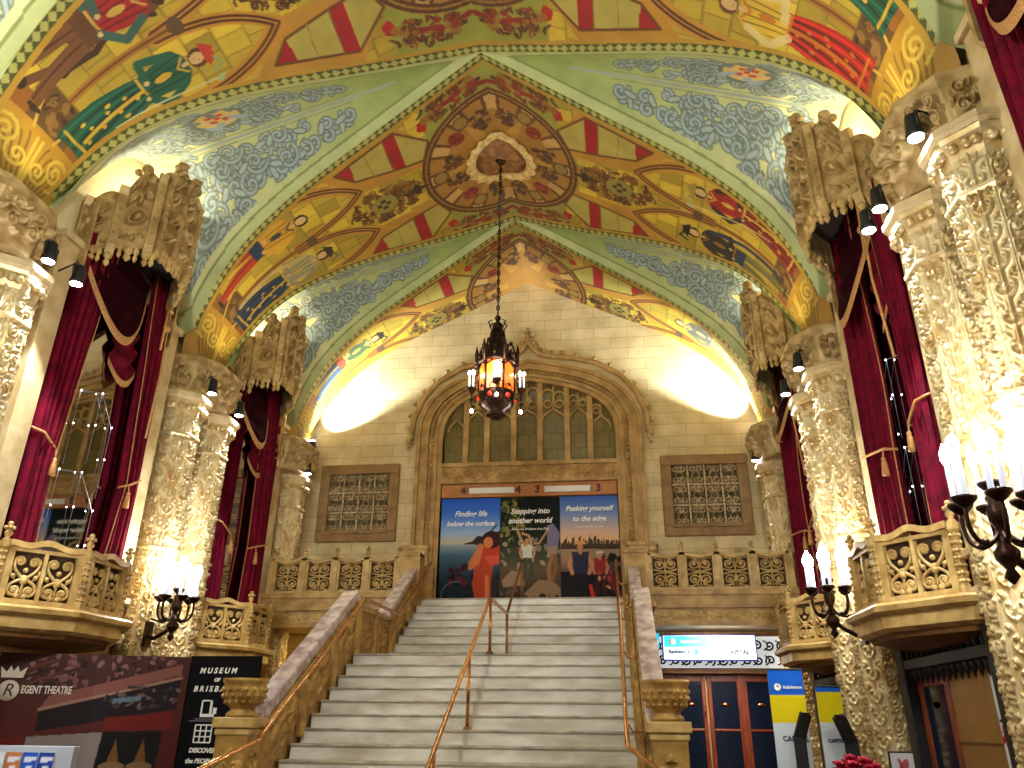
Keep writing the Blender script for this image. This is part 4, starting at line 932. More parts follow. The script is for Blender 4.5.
# curtains --------------------------------------------------------------
def drape(t, ys, zs, folds, seed, x0=.2):
    """hanging velvet: ys = rows of (y0,y1) at heights zs from top to bottom"""
    r = random.Random(seed); nv, nu = 80, folds * 16
    z = np.linspace(zs[0], zs[-1], nv); y0 = np.interp(-z, [-q for q in zs], [q[0] for q in ys]); y1 = np.interp(-z, [-q for q in zs], [q[1] for q in ys])
    U, Z = np.meshgrid(np.linspace(0, 1, nu), z); Y = y0[:, None] + (y1 - y0)[:, None] * U
    w = (y1 - y0)[:, None] / max(b_ - a_ for a_, b_ in ys); ph = r.uniform(0, 6)
    amp = .1 + .035 * np.sin(U * 7 + seed) 
    Xc = x0 + amp * np.sin(2 * PI * folds * U + ph + .4 * np.sin(Z * 1.3)) * np.clip(1.25 - .4 * w, .5, 1.2) + .05 * (1 - w)
    P = np.stack([Xc, Y + .02 * np.sin(4 * PI * folds * U), Z], -1)
    mb = MB(); mb.grid(P); mb.grid(P + np.array([-.02, 0, 0]), flip=True); mb.build('velvet_drape', M_velvet, t)
    return P
def curtain(side, Y, ys, zs, folds, seed, lab, inner):
    X, rz = wl(side); t = empty('curtain', (X, Y, 0), rz); tag(t, lab, 'curtain', 'red velvet curtains')
    if side > 0: ys = [(-b_, -a_) for a_, b_ in ys]; inner = -inner
    P = drape(t, ys, zs, folds, seed); vd = t.children[-1] if t.children else t
    col = P[:, -1] if inner > 0 else P[:, 0]
    mb = MB(); mb.tube([tuple(p + np.array([.02, 0, 0])) for p in col[::2]], .009, 5); mb.build('gold_edging', M_cord, vd)
    i = int(np.argmin(np.abs(P[:, 0, 2] - zs[1]))); row = P[i]; a, c = row[0], row[-1]
    far = c if inner > 0 else a; wallp = a if inner > 0 else c
    pts = [(.03, wallp[1] - .1 * inner, zs[1] + .22)] + [(.34, wallp[1] + (far[1] - wallp[1]) * u, zs[1] + .12 - .2 * u) for u in (.1, .3, .5, .7, .9)] + [(.2, far[1] + .04 * inner, zs[1] - .12)]
    mb = MB(); mb.tube(pts, .02, 6); tb = mb.build('tieback_cord', M_cord, t)
    mb = MB(); c = pts[-2]; mb.tube([c, (c[0] + .02, c[1], c[2] - .14)], .012, 5); mb.lathe([(.015, 0), (.035, -.02), (.026, -.05), (.036, -.08), (.055, -.26), (.01, -.27)], 9, (c[0] + .02, c[1], c[2] - .12)); mb.build('tassel', M_cord, tb)
def bay_curtains(side, Y, nm, near, far, seed):
    zs = [8.97, 5.2, 2.96]
    curtain(side, Y, near, zs, 5, seed, 'red velvet curtain on the near side of the %s mirror' % nm, 1)
    curtain(side, Y, far, zs, 5, seed + 1, 'red velvet curtain on the far side of the %s mirror' % nm, -1)
def swag(side, Y, nm):
    X, rz = wl(side); t = empty('curtain_swag', (X, Y, 0), rz); tag(t, ('dark red velvet swag with gold band hung over the %s mirror' % nm) if Y > 6 else 'dark red velvet swag with gold band cut off by the top right corner', 'swag', 'velvet swags under the hoods')
    nu, nv = 60, 26; U, V = np.meshgrid(np.linspace(0, 1, nu), np.linspace(0, 1, nv)); ang = np.sin(PI * U)
    ztop = 8.75; dep = .25 + 1.2 * ang ** .8
    Zg = ztop - V * dep; Xg = .16 + .34 * ang * (.35 + .65 * V) + .035 * np.sin(V * 20 + 2 * ang) * ang; Yg = -1.2 + 1.75 * U + .0 * V
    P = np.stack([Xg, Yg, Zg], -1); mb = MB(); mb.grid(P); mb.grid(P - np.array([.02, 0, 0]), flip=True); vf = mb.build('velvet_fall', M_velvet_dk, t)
    low = P[-1]; bm = MB(); G = np.stack([low + np.array([.012, 0, .0]), low + np.array([.03, 0, -.07]), low + np.array([.0, 0, -.15])], 0); bm.grid(G); bm.build('gold_band', M_band, vf)
    # gathered tail lit pink behind the swag
    nu = 40; U, V = np.meshgrid(np.linspace(0, 1, nu), np.linspace(0, 1, 24)); Zg = 8.3 - V * (1.2 + .3 * np.sin(PI * U)); Yg = -.05 + .62 * U + .08 * V; Xg = .12 + .05 * np.sin(V * 24 + U * 3) + .06 * np.sin(PI * U)
    P = np.stack([Xg, Yg, Zg], -1); mb = MB(); mb.grid(P); gt = mb.build('gathered_tail', M_velvet, t)
    mb = MB(); low = P[-1]; mb.grid(np.stack([low + np.array([.015, 0, 0]), low + np.array([.02, 0, -.12])], 0)); mb.build('tail_band', M_band, gt)
    mb = MB(); mb.tube([(.42, .92, 8.6), (.46, .95, 7.2), (.4, 1.0, 6.0)], .02, 5); mb.tube([(.42, .86, 8.6), (.44, .84, 7.6)], .025, 5); mb.ball((.44, .9, 8.05), .07); mb.build('hanging_cord', M_cord, t)
bay_curtains(-1, B1, 'nearer left', [(-1.27, -.5), (-1.24, -.86), (-1.24, -.76)], [(.6, 1.27), (.9, 1.26), (.66, 1.27)], 3)
bay_curtains(1, B1, 'nearer right', [(-1.25, -.62), (-1.22, -.8), (-1.22, -.7)], [(.0, 1.24), (.1, 1.22), (-.05, 1.24)], 11)
bay_curtains(-1, B2, 'farther left', [(-1.25, -.45), (-1.18, -.6), (-1.12, -.5)], [(.35, 1.24), (.5, 1.2), (.3, 1.24)], 23)
bay_curtains(1, B2, 'farther right', [(-1.25, -.35), (-1.2, -.45), (-1.15, -.4)], [(-.3, 1.24), (-.2, 1.22), (-.25, 1.24)], 31)
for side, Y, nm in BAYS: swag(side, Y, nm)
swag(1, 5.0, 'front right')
curtain(1, 5.0, [(-.3, 1.24), (-.1, 1.2), (-.2, 1.24)], [8.45, 5.2, 2.96], 9, 41, 'red velvet curtain cut off by the right edge, topmost right', -1)

# fairy lights on the near mirrors -------------------------------------
M_fairy = mat('tiny_fairy_bulb', (255, 255, 255), .3, emit=(230, 238, 255), es=14)
M_wire = mat('silver_wire', (190, 195, 205), .3, metal=.6, noise=.1)
for side, nm in ((-1, 'left'), (1, 'right')):
    X, rz = wl(side)
    for j, (pts, w) in enumerate(((((-.45, 5.0), (.05, 5.1), (.5, 4.6)), 'lower'), (((-.4, 6.3), (.1, 6.45), (.5, 6.0)), 'upper'))):
        t = empty('fairy_lights', (X, B1, 0), rz); tag(t, '%s strand of tiny white fairy lights across the nearer %s mirror' % (w, nm), 'string lights', 'fairy light strands')
        mb = MB(); mb.tube([(.1, y * -side, z) for y, z in pts], .005, 4)
        for (y, z) in pts: mb.tube([(.1, y * -side, z), (.1, y * -side, z - 1.2)], .004, 4)
        wr = mb.build('wire', M_wire, t)
        for (y, z) in pts:
            for dz_ in (0, -.55):
                mb = MB(); mb.ball((.11, y * -side, z + dz_), .012, 6, 4); mb.build('bulb', M_fairy, wr)

# balconies ----------------------------------------------------------------
def hearts(mb, fr, w, h, r):
    """scroll pair (heart above, lyre below) filling a w x h field; fr maps (a,z)->xyz"""
    for sx in (-1, 1):
        t3 = lambda pts: [fr(sx * p[0], p[1]) for p in pts]
        mb.tube(t3(list(spiral((w * .24, h * .8), w * .19, 1.6, 0, 1, 26)[::-1]) + list(bez([(w * .42, h * .78), (w * .44, h * .58), (w * .12, h * .5), (-w * .05, h * .36)], 10))), r, 6)
        mb.tube(t3(list(bez([(0, h * .5), (w * .1, h * .34), (w * .42, h * .38), (w * .44, h * .2)], 10)) + list(spiral((w * .24, h * .17), w * .22, 1.5, 0, -1, 24))), r, 6)
        mb.ball(fr(sx * w * .24, h * .8), r * 1.1, 7, 5); mb.ball(fr(sx * w * .24, h * .17), r * 1.3, 7, 5); mb.ball(fr(sx * w * .38, h * .47), r * 1.6, 7, 5); mb.tube(t3(bez([(w * .3, h * .4), (w * .5, h * .5), (w * .46, h * .62)], 6)), r * .7, 5); mb.ball(fr(sx * w * .12, h * .04), r * 1.8, 7, 5)
    mb.ball(fr(0, h * .38), r * 2.2, 8, 5); mb.ball(fr(0, h * .62), r * 1.6, 7, 5); mb.tube([fr(0, 0), fr(0, h * .3)], r * .8, 5)
def make_balcony():
    t = empty('balcony'); pl = [(-.02, -1.5), (.3, -1.44), (.98, -.54), (.98, .54), (.3, 1.44), (-.02, 1.5)]
    rg = lambda d, z: [(x + (d if 0 < i < 5 else 0), y + (d * .9 if y > 0 else -d * .9), z) for i, (x, y) in enumerate(pl)]
    mb = MB(); mb.loft([rg(-.06, 2.62), rg(.0, 2.66), rg(.0, 2.8), rg(.09, 2.84), rg(.1, 2.9), rg(.05, 2.94)], True); mb.build('moulded_slab', M_fret, t)
    mb = MB(); sh = lambda k, z: [(max(x * k, -.02), y * (k * .6 + .4), z) for x, y in pl]; mb.loft([sh(.88, 2.63), sh(.84, 2.56), sh(.5, 2.52), sh(.3, 2.48)], True); mb.build('corbel', M_brown, t)
    posts = [(.27, -1.3), (.9, -.48), (.9, .48), (.27, 1.3)]
    for i, (x, y) in enumerate(posts):
        mb = MB(); mb.lathe([(.075, 2.94), (.075, 3.02), (.06, 3.05), (.06, 3.6), (.08, 3.66), (.08, 3.74)], 8, (x, y, 0), PI / 8, False)
        for z in np.arange(3.08, 3.6, .085):
            a0 = math.atan2(y * .6, x)
            for da in (-.8, 0, .8): mb.ball((x + .06 * math.cos(a0 + da), y + .06 * math.sin(a0 + da), z), .026, 6, 4)
        finial(mb, (x, y, 3.74), 1.05); mb.build('post', M_fret, t)
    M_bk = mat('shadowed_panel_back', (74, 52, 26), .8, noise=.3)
    for (p, q) in zip(posts[:-1], posts[1:]):
        w = math.hypot(q[0] - p[0], q[1] - p[1]); d = ((q[0] - p[0]) / w, (q[1] - p[1]) / w); out = (d[1], -d[0]) if d[1] > 0 else (-d[1], d[0])
        pt = lambda a, z, o=0.0: (p[0] + d[0] * a + out[0] * o, p[1] + d[1] * a + out[1] * o, z)
        fr = lambda a, c, z: pt(a, z, c)
        f3 = lambda a, z, c: pt(a, z, c)
        mb = MB(); pr = lambda a0, a1, z0, z1, c0=-.04, c1=.04: mb.prism([(a0, z0), (a1, z0), (a1, z1), (a0, z1)], c0, c1, f3)
        pr(.05, .13, 2.96, 3.68); pr(w - .13, w - .05, 2.96, 3.68); pr(.13, w - .13, 2.96, 3.02); pr(.13, w - .13, 3.63, 3.68); pr(w / 2 - .022, w / 2 + .022, 3.02, 3.63); pf = mb.build('panel_frame', M_fret, t)
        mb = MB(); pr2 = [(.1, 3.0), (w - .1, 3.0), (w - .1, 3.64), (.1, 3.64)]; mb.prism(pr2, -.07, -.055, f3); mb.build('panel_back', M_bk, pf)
        fw = w / 2 - .155
        for c in ((.13 + w / 2 - .022) / 2, (w - .13 + w / 2 + .022) / 2):
            mb = MB(); hearts(mb, lambda a, z, c=c: pt(c + a, 3.03 + z, .0), fw, .59, .022); mb.build('scrollwork', M_fret, pf)
        nn = 19; top = [(.05 + (w - .1) * i / (nn - 1), 3.70 + .045 * math.sin(PI * i / (nn - 1)) ** 2 + .02 * math.cos(4 * PI * i / (nn - 1))) for i in range(nn)]
        mb = MB(); mb.prism([(a, z + .05) for a, z in top] + [(a, z - .03) for a, z in top[::-1]], -.06, .07, f3); mb.build('wavy_top_rail', M_fret, t)
    return t
balp = make_balcony(); n = 0
for side, Y, w in BAYS:
    X, rz = wl(side); place(balp, n, (X, Y, 0), rz, 'projecting carved balcony with scroll panels below the %s mirror' % w, 'balcony', 'carved balconies under the mirrors'); n += 1

# candelabra ------------------------------------------------------------------
def make_cand():
    t = empty('wall_candelabra')
    mb = MB(); mb.lathe([(.01, -.66), (.06, -.6), (.03, -.54), (.09, -.46), (.1, -.4), (.05, -.34), (.04, -.2), (.075, -.14), (.08, -.06), (.05, 0), (.07, .05), (.03, .1)], 12); mb.build('stem', M_bronze, t)
    mb = MB(); mb.tube([(-.42, 0, -.56), (-.3, 0, -.62), (-.12, 0, -.52), (-.02, 0, -.42)], .035, 7); mb.box(-.44, -.38, -.09, .09, -.75, -.35); mb.tube([(-.4, 0, -.3), (-.2, 0, -.36), (-.04, 0, -.3)], .018, 6); mb.build('wall_bracket', M_bronze, t)
    for k in range(7):
        if k == 6: c = (0, 0); zc = .16
        else: a = 2 * PI * k / 6 + .26; c = (.27 * math.cos(a), .27 * math.sin(a)); zc = .02
        mb = MB()
        if k < 6: mb.tube([(c[0] * p[0], c[1] * p[0], p[1]) for p in bez([(0, -.2), (.55, -.48), (1.25, -.3), (1.0, zc - .05)], 14)], .02, 7); mb.ball((c[0] * .62, c[1] * .62, -.33), .035, 7, 5)
        else: mb.tube([(0, 0, 0), (0, 0, zc - .05)], .03, 7)
        am = mb.build('arm', M_bronze, t)
        mb = MB(); mb.lathe([(.02, -.07), (.05, -.05), (.1, .0), (.105, .025), (.09, .03)], 12, (c[0], c[1], zc)); mb.build('drip_cup', M_bronze, am)
        for j in range(2):
            dx = (j - .5) * .09; x, y = c[0] + dx * (-math.sin(k)), c[1] + dx * math.cos(k)
            mb = MB(); mb.lathe([(.026, .0), (.024, .3), (.02, .36)], 8, (x, y, zc + .02)); mb.build('candle', M_candle, am)
            mb = MB(); mb.lathe([(.014, 0), (.042, .06), (.04, .12), (.004, .2)], 8, (x, y, zc + .37)); mb.build('bulb', M_bulb, am)
    return t
cap_ = make_cand(); n = 0
def light(kind, loc, power, color, size=.1, target=None, cone=60, blend=.4, name='lamp'):
    l = bpy.data.lights.new(name, kind); l.energy = power; l.color = tuple(lin(color)); 
    if kind == 'AREA': l.size = size
    else: l.shadow_soft_size = size
    o = bpy.data.objects.new(name, l); COL.objects.link(o); o.location = loc
    if target is not None: o.rotation_euler = (Vector(target) - Vector(loc)).to_track_quat('-Z', 'Y').to_euler()
    if kind == 'SPOT': l.spot_size = math.radians(cone); l.spot_blend = blend
    return o
for side, Y, lab in ((-1, 12.55, 'bronze candelabra with glowing white candles on the left wall'), (-1, 6.75, 'bronze candelabra on the left wall nearest the photographer, outside the left edge'), (1, 12.3, 'smaller bronze candelabra with glowing candles past the nearer right balcony'), (1, 6.75, 'large bronze candelabra with blazing candles at the right edge')):
    X, rz = wl(side); z0 = 3.42 if Y > 8 else 3.3
    place(cap_, n, (-side * -1 * 5.22, Y, z0), rz, lab, 'candelabra', 'bronze wall candelabra'); n += 1
    light('POINT', (side * 5.22, Y, z0 + .52), K_CAND if Y > 8 else K_CAND * 1.6, (244, 248, 255), .16)
# spotlights on the capitals ---------------------------------------------------
def make_spot():
    t = empty('spotlight'); mb = MB(); mb.lathe([(.05, .26), (.07, .24), (.085, .05), (.1, .0), (.1, -.04)], 14); hs = mb.build('housing', M_black, t)
    mb = MB(); mb.lathe([(.085, -.03), (.08, -.045), (.001, -.046)], 14); mb.build('lens', M_lens, hs)
    mb = MB(); mb.tube([(0, .11, .05), (0, .13, .2), (-.06, .0, .33), (-.34, 0, .2)], .015, 5); mb.tube([(0, -.11, .05), (0, -.13, .2), (-.06, 0, .33)], .015, 5); mb.build('bracket', M_black, t); return t
spp = make_spot(); n = 0
SP = [(-1, 8.15, 'behind the front left columns'), (-1, 8.75, 'beside the front left corbel, farther one'), (1, 6.95, 'over the nearest right column'), (1, 8.2, 'over the second right column'), (1, 8.65, 'lowest beside the second right column'),
      (-1, 12.83, 'over the first middle left column'), (-1, 14.0, 'over the second middle left column'), (1, 12.83, 'over the first middle right column'), (1, 14.0, 'over the second middle right column'),
      (-1, 18.05, 'in the far left corner'), (1, 18.05, 'in the far right corner')]
for side, Y, lab in SP:
    X, rz = wl(side); z0 = 7.34; xs_ = 5.42 if Y < 18 else 5.5
    o = place(spp, n, (side * xs_, Y, z0), rz, 'small black spotlight ' + lab, 'spotlight', 'small black spotlights on the capitals'); n += 1
    light('SPOT', (side * (xs_ - .02), Y, z0 - .08), K_SPOT, (236, 244, 255), .06, (side * (xs_ + .38), Y, z0 - 2.2), 62, .6)
# up-lights: hidden behind the hoods, on the corbels, and the far-corner floods
for side, Y, w in BAYS + [(-1, 5.0, ''), (1, 5.0, '')]:
    light('POINT', (side * 5.8, Y, 9.75), K_CAN, (255, 244, 214), .15)
for Y in (P0 - .1, 13.42):
    for side in (-1, 1): light('SPOT', (side * 5.3, Y, 8.0), K_UP, (255, 240, 196), .1, (side * 3.2, Y, 12.2), 160, .8)
def make_flood():
    t = empty('floodlight'); mb = MB(); mb.box(-.14, .14, -.09, .09, -.06, .12); mb.build('housing', M_black, t, .02); mb = MB(); mb.box(-.12, .12, -.07, .07, .121, .13); mb.build('lens', M_lens, t)
    mb = MB(); mb.tube([(-.16, 0, .03), (-.2, 0, -.16), (.2, 0, -.16), (.16, 0, .03)], .015, 5); mb.build('bracket', M_black, t); return t
fl = make_flood()
for i, sd in enumerate((-1, 1)):
    o = place(fl, i, (sd * 5.72, 18.5, 8.2), 0, 'small black floodlight lighting the back wall in the far %s corner' % SN[sd], 'floodlight', 'corner floodlights')
    light('SPOT', (sd * 5.72, 18.42, 8.36), K_FLOOD, (236, 246, 255), .05, (sd * 4.3, 19.1, 10.7), 68, .55)
# ------------------------------------------------------------------ staircase
LZ, LY, RISE, GO = 2.62, 13.2, .187, .33
st = empty('staircase', (0, 8.9, 0)); tag(st, 'broad white marble staircase rising to the posters, with a landing', 'staircase')
def step(Y0, Y1, z, h):
    mb = MB(); W = 2.3; y0, y1 = Y0 - 8.9, Y1 - 8.9
    mb.box(-W, W, y0 + .03, y1, z - h - .02, z - .03); o = mb.build('step', M_marble, st)
    mb = MB(); mb.prism([(y0, z - .026), (y0 + .012, z - .03), (y1, z - .03), (y1, z), (y0 + .012, z), (y0, z - .006)], -W, W, lambda a, b_, c: (c, a, b_)); mb.build('tread', M_tread, o)
for i in range(13, -1, -1): step(LY - i * GO, LY - i * GO + (GO + .04 if i else 2.15), LZ - i * RISE, RISE)
for i in range(8): step(15.3 + i * GO, 15.3 + (i + 1) * GO + .04, LZ + (i + 1) * .19, .19)
SCRP = scroll_panel_tile(1.0, .8)
for sx, nm in ((-1, 'left'), (1, 'right')):
    t = empty('stair_balustrade', (sx * 2.5, 10, 0)); tag(t, 'carved gilt stair balustrade with pink marble coping on the %s of the stairs' % nm, 'balustrade', 'stair balustrades')
    loc = lambda x, y, z: (x - sx * 2.5, y - 10, z)
    top = [(10.05, 1.5), (13.4, 3.5), (13.4, 3.38), (15.55, 3.38), (15.55, 3.44), (17.9, 4.84)]
    mb = MB(); mb.prism([(10.05, 0), (17.45, 0), (17.45, 4.1), (17.9, 4.1)][::1] + top[::-1], sx * 2.34, sx * 2.62, lambda a, b_, c: loc(c, a, b_)); mb.build('cheek_wall', M_stairgold, t)
    for (a, c, w) in (((9.98, 1.56), (13.48, 3.63), .27), ((15.5, 3.52), (17.95, 5.0), .25)):
        mb = MB(); mb.bar(loc(sx * 2.5, *a), loc(sx * 2.5, *c), w, .15); mb.build('marble_coping', M_coping, t, .02)
    mb = MB(); mb.box(*sorted((sx * 2.3 - sx * 2.5, sx * 2.74 - sx * 2.5)), 3.45, 5.55, 3.36, 3.46); mb.build('landing_cap', M_stairgold, t, .02)
    def slope_z(y): return np.interp(y, [10.05, 13.4, 15.55, 17.9], [1.5, 3.45, 3.4, 4.84])
    def nose_z(y): return LZ - max(0, (13.2 - y) / GO) * RISE if y < 15.3 else LZ + .19 * ((y - 15.3) / GO + 1)
    ys = [10.1, 11.2, 12.3, 13.35, 14.45, 15.5, 16.7, 17.85]
    for a, c in zip(ys[:-1], ys[1:]):
        P = relief((sx * 2.33, a + .1), (sx * 2.33, c - .06), (nose_z(a) + .08, nose_z(c) + .08), (slope_z(a) - .1, slope_z(c) - .12), (-sx, 0), SCRP, .05, 60, 50)
        P -= np.array([sx * 2.5, 10, 0]); mb = MB(); mb.grid(P); mb.build('carved_panel', M_stairgold, t)
        q = MB(); 
        for f, r in ((.0, .07),): q.loft([[loc(sx * 2.33 - sx * dx, a + dy, z) for dx, dy in ((0, -.09), (.05, -.07), (.09, 0), (.05, .07), (0, .09))] for z in (max(nose_z(a) - .1, 0), slope_z(a) - .05)], True)
        q.build('baluster_post', M_stairgold, t)
    t = empty('newel_pedestal', (2.6 if sx > 0 else -2.52, 9.8, 0)); tag(t, 'carved newel pedestal with leafy stone urn at the foot of the %s balustrade' % nm, 'newel', 'newel pedestals')
    mb = MB(); mb.box(-.2, .2, -.2, .2, 0, 1.46); mb.box(-.24, .24, -.24, .24, 0, .25); pe = mb.build('pedestal', M_stairgold, t, .01)
    mb = MB()
    for (p, q, o) in (((-.19, -.204), (.19, -.204), (0, -1)), ((-sx * .204, -.19), (-sx * .204, .19), (-sx, 0))):
        mb.grid(relief(p, q, (.3, .3), (1.36, 1.36), o, scroll_panel_tile(.42, 1.06), .05, 44, 90))
    mb.build('carved_faces', M_stairgold, pe)
    mb = MB(); mb.box(-.22, .22, -.22, .22, 1.42, 1.5); mb.box(-.25, .25, -.25, .25, 1.5, 1.62); mb.build('moulded_cap', M_fret, t, .02)
    mb = MB(); mb.lathe([(.19, 1.62), (.19, 1.66), (.15, 1.69), (.15, 1.72), (.21, 1.77), (.255, 1.85), (.26, 1.95), (.25, 1.99), (.275, 2.02), (.275, 2.06), (.23, 2.06), (.21, 1.98), (.02, 1.95)], 26); ub = mb.build('urn_bowl', M_stairgold, t)
    mb = MB(); r = random.Random(2)
    for k in range(16):
        a = 2 * PI * k / 16
        for z, rr in ((1.79, .215), (1.86, .25), (1.93, .255)): mb.ball((rr * math.cos(a + z * 9), rr * math.sin(a + z * 9), z), .03, 6, 4)
    mb.build('leaf_carving', M_stairgold, ub)
# handrails
def rail(name, x, pts, posts, lab):
    t = empty('handrail', (x, 9, 0)); tag(t, lab, 'handrail', 'copper handrails')
    P = [Vector((q[0], q[1] - 9, q[2])) for q in pts]; fine = [P[0]]
    for a, c in zip(P[:-1], P[1:]): fine += [a.lerp(c, u) for u in ((.04, .5, .96, 1.0) if (c - a).length > .5 else (1.0,))]
    mb = MB(); mb.tube(fine, .03, 8); mb.build('rail', M_brass, t)
    for (y, z0, z1) in posts:
        mb = MB(); mb.tube([(0, y - 9, z0), (0, y - 9, z1)], .026, 8); mb.lathe([(.06, 0), (.06, .02), (.03, .04)], 10, (0, y - 9, z0)); mb.build('post', M_brass, t)
    return t
rail('c', 0, [(0, 8.6, .88), (0, 13.12, 3.49), (0, 15.27, 3.5), (0, 17.75, 4.96)], [(9.3, .38, 1.28), (11.34, 1.5, 2.46), (13.2, 2.62, 3.49), (15.27, 2.62, 3.5), (17.75, 4.14, 4.96)], 'copper handrail running up the middle of the stairs')
for sx, nm in ((-1, 'left'), (1, 'right')):
    t = rail('s', sx * 2.13, [(sx * .5, 8.75, 1.0), (0, 9.46, 1.37), (0, 13.1, 3.49), (0, 15.27, 3.5), (0, 17.75, 4.96)], [], 'copper handrail on the %s side of the stairs' % nm)
    for y, z in ((9.9, 1.62), (11.5, 2.55), (13.0, 3.42), (15.2, 3.49), (16.8, 4.39)):
        mb = MB(); mb.tube([(0, y - 9, z), (sx * .08, y - 9, z - .12), (sx * .2, y - 9, z - .12)], .015, 6); mb.build('wall_bracket', M_brass, t)

# ------------------------------------------------------------------ chandelier
ch = empty('chandelier', (0, 13.4, 6.8)); tag(ch, 'dark bronze lantern chandelier with glowing amber glass hanging on a long chain', 'chandelier')
Z = 6.8
mb = MB(); z = 9.0
while z < 12.75:
    n_ = int(round((z - 9) / .1)); pts = [( .03 * math.cos(a) * (n_ % 2), .03 * math.cos(a) * (1 - n_ % 2), z - Z + .06 + .065 * math.sin(a)) for a in np.linspace(0, 2 * PI, 9)[:-1]]; mb.tube(pts, .012, 5, True); z += .1
mb.tube([(0, 0, 9 - Z), (0, 0, 12.85 - Z)], .012, 5); mb.build('chain', M_bronze, ch)
mb = MB(); mb.lathe([(.02, -.1), (.1, .0), (.14, .06), (.05, .1)], 12, (0, 0, 12.78 - Z)); mb.build('ceiling_cup', M_bronze, ch)
mb = MB(); mb.lathe([(.09, 1.92), (.13, 1.7), (.18, 1.52), (.27, 1.32), (.37, 1.16), (.4, 1.1), (.36, 1.08)], 12); mb.lathe([(.02, 2.2), (.07, 2.12), (.03, 2.05), (.1, 1.98), (.12, 1.9), (.06, 1.84), (.14, 1.7), (.1, 1.6), (.16, 1.45)], 10)
mb.build('crown_roof', M_bronze, ch)
mb = MB()
for k in range(6):
    a = 2 * PI * k / 6; c, s_ = math.cos(a), math.sin(a)
    mb.lathe([(.035, 1.05), (.03, 1.3), (.045, 1.32), (.008, 1.52)], 6, (.4 * c, .4 * s_, 0)); mb.tube([(.38 * c, .38 * s_, 1.2), (.3 * c, .3 * s_, 1.5), (.16 * c, .16 * s_, 1.55), (.12 * c, .12 * s_, 1.85)], .02, 5); mb.ball((.27 * c, .27 * s_, 1.55), .04, 6, 4)
    a2 = a + PI / 6; c, s_ = math.cos(a2), math.sin(a2); mb.ball((.35 * c, .35 * s_, 1.24), .05, 7, 5); mb.ball((.24 * c, .24 * s_, 1.42), .045, 7, 5); mb.tube([(.35 * c, .35 * s_, 1.12), (.33 * c, .33 * s_, 1.34)], .025, 5)
    mb.tube([(.14 * c, .14 * s_, 1.9), (.2 * c, .2 * s_, 2.0), (.12 * c, .12 * s_, 2.06)], .014, 5)
mb.build('crown_pinnacles', M_bronze, ch)
for k in range(6):
    a, a1 = 2 * PI * k / 6, 2 * PI * (k + 1) / 6; p, q = Vector((.33 * math.cos(a), .33 * math.sin(a), 0)), Vector((.33 * math.cos(a1), .33 * math.sin(a1), 0))
    mb = MB(); n_ = Vector((math.cos((a + a1) / 2), math.sin((a + a1) / 2), 0)) * .008; u = [p.lerp(q, .06), p.lerp(q, .94)]
    poly = [(u[0], .5), (u[1], .5), (u[1], 1.0), (p.lerp(q, .5), 1.1), (u[0], 1.0)]
    v = [tuple(w_ + n_ * sgn + Vector((0, 0, z))) for sgn in (-1, 1) for w_, z in poly]; mb.add(v, [(4, 3, 2, 1, 0), (5, 6, 7, 8, 9)] + [(i, (i + 1) % 5, 5 + (i + 1) % 5, 5 + i) for i in range(5)]); ag = mb.build('amber_glass_panel', M_amber, ch)
    mb = MB(); mb.tube([tuple(p * 1.03 + Vector((0, 0, .44))), tuple(p * 1.03 + Vector((0, 0, 1.12)))], .026, 6); mb.build('corner_bar', M_bronze, ch)
    mb = MB(); m_ = p.lerp(q, .5) * 1.03; d = (q - p).normalized()
    for sx in (-1, 1): mb.tube([tuple(m_ + d * (sx * .06) + Vector((0, 0, .5))), tuple(m_ + d * (sx * .1) + Vector((0, 0, .58))), tuple(m_ + d * (sx * .03) + Vector((0, 0, .64)))], .014, 5); mb.tube([tuple(p * 1.03 + Vector((0, 0, 1.0))) if sx < 0 else tuple(q * 1.03 + Vector((0, 0, 1.0))), tuple(m_ + d * sx * .07 + Vector((0, 0, 1.06))), tuple(m_ + Vector((0, 0, 1.14)))], .02, 5)
    mb.ball(tuple(m_ + Vector((0, 0, .62))), .04, 6, 4); mb.build('glass_tracery', M_bronze, ag)
mb = MB(); mb.lathe([(.1, .02), (.2, .06), (.16, .12), (.28, .2), (.34, .36), (.36, .42), (.36, .5), (.3, .5)], 12); mb.lathe([(.02, -.02), (.11, .0), (.12, .04), (.08, .08)], 10)
for k in range(12): a = 2 * PI * k / 12; mb.ball((.31 * math.cos(a), .31 * math.sin(a), .3), .04, 6, 4)
lb = mb.build('lower_bowl', M_bronze, ch)
for k in range(6):
    a = 2 * PI * k / 6 + .3; mb = MB(); mb.ball((.335 * math.cos(a), .335 * math.sin(a), .38), .05, 8, 6); mb.build('red_jewel', M_red, lb)
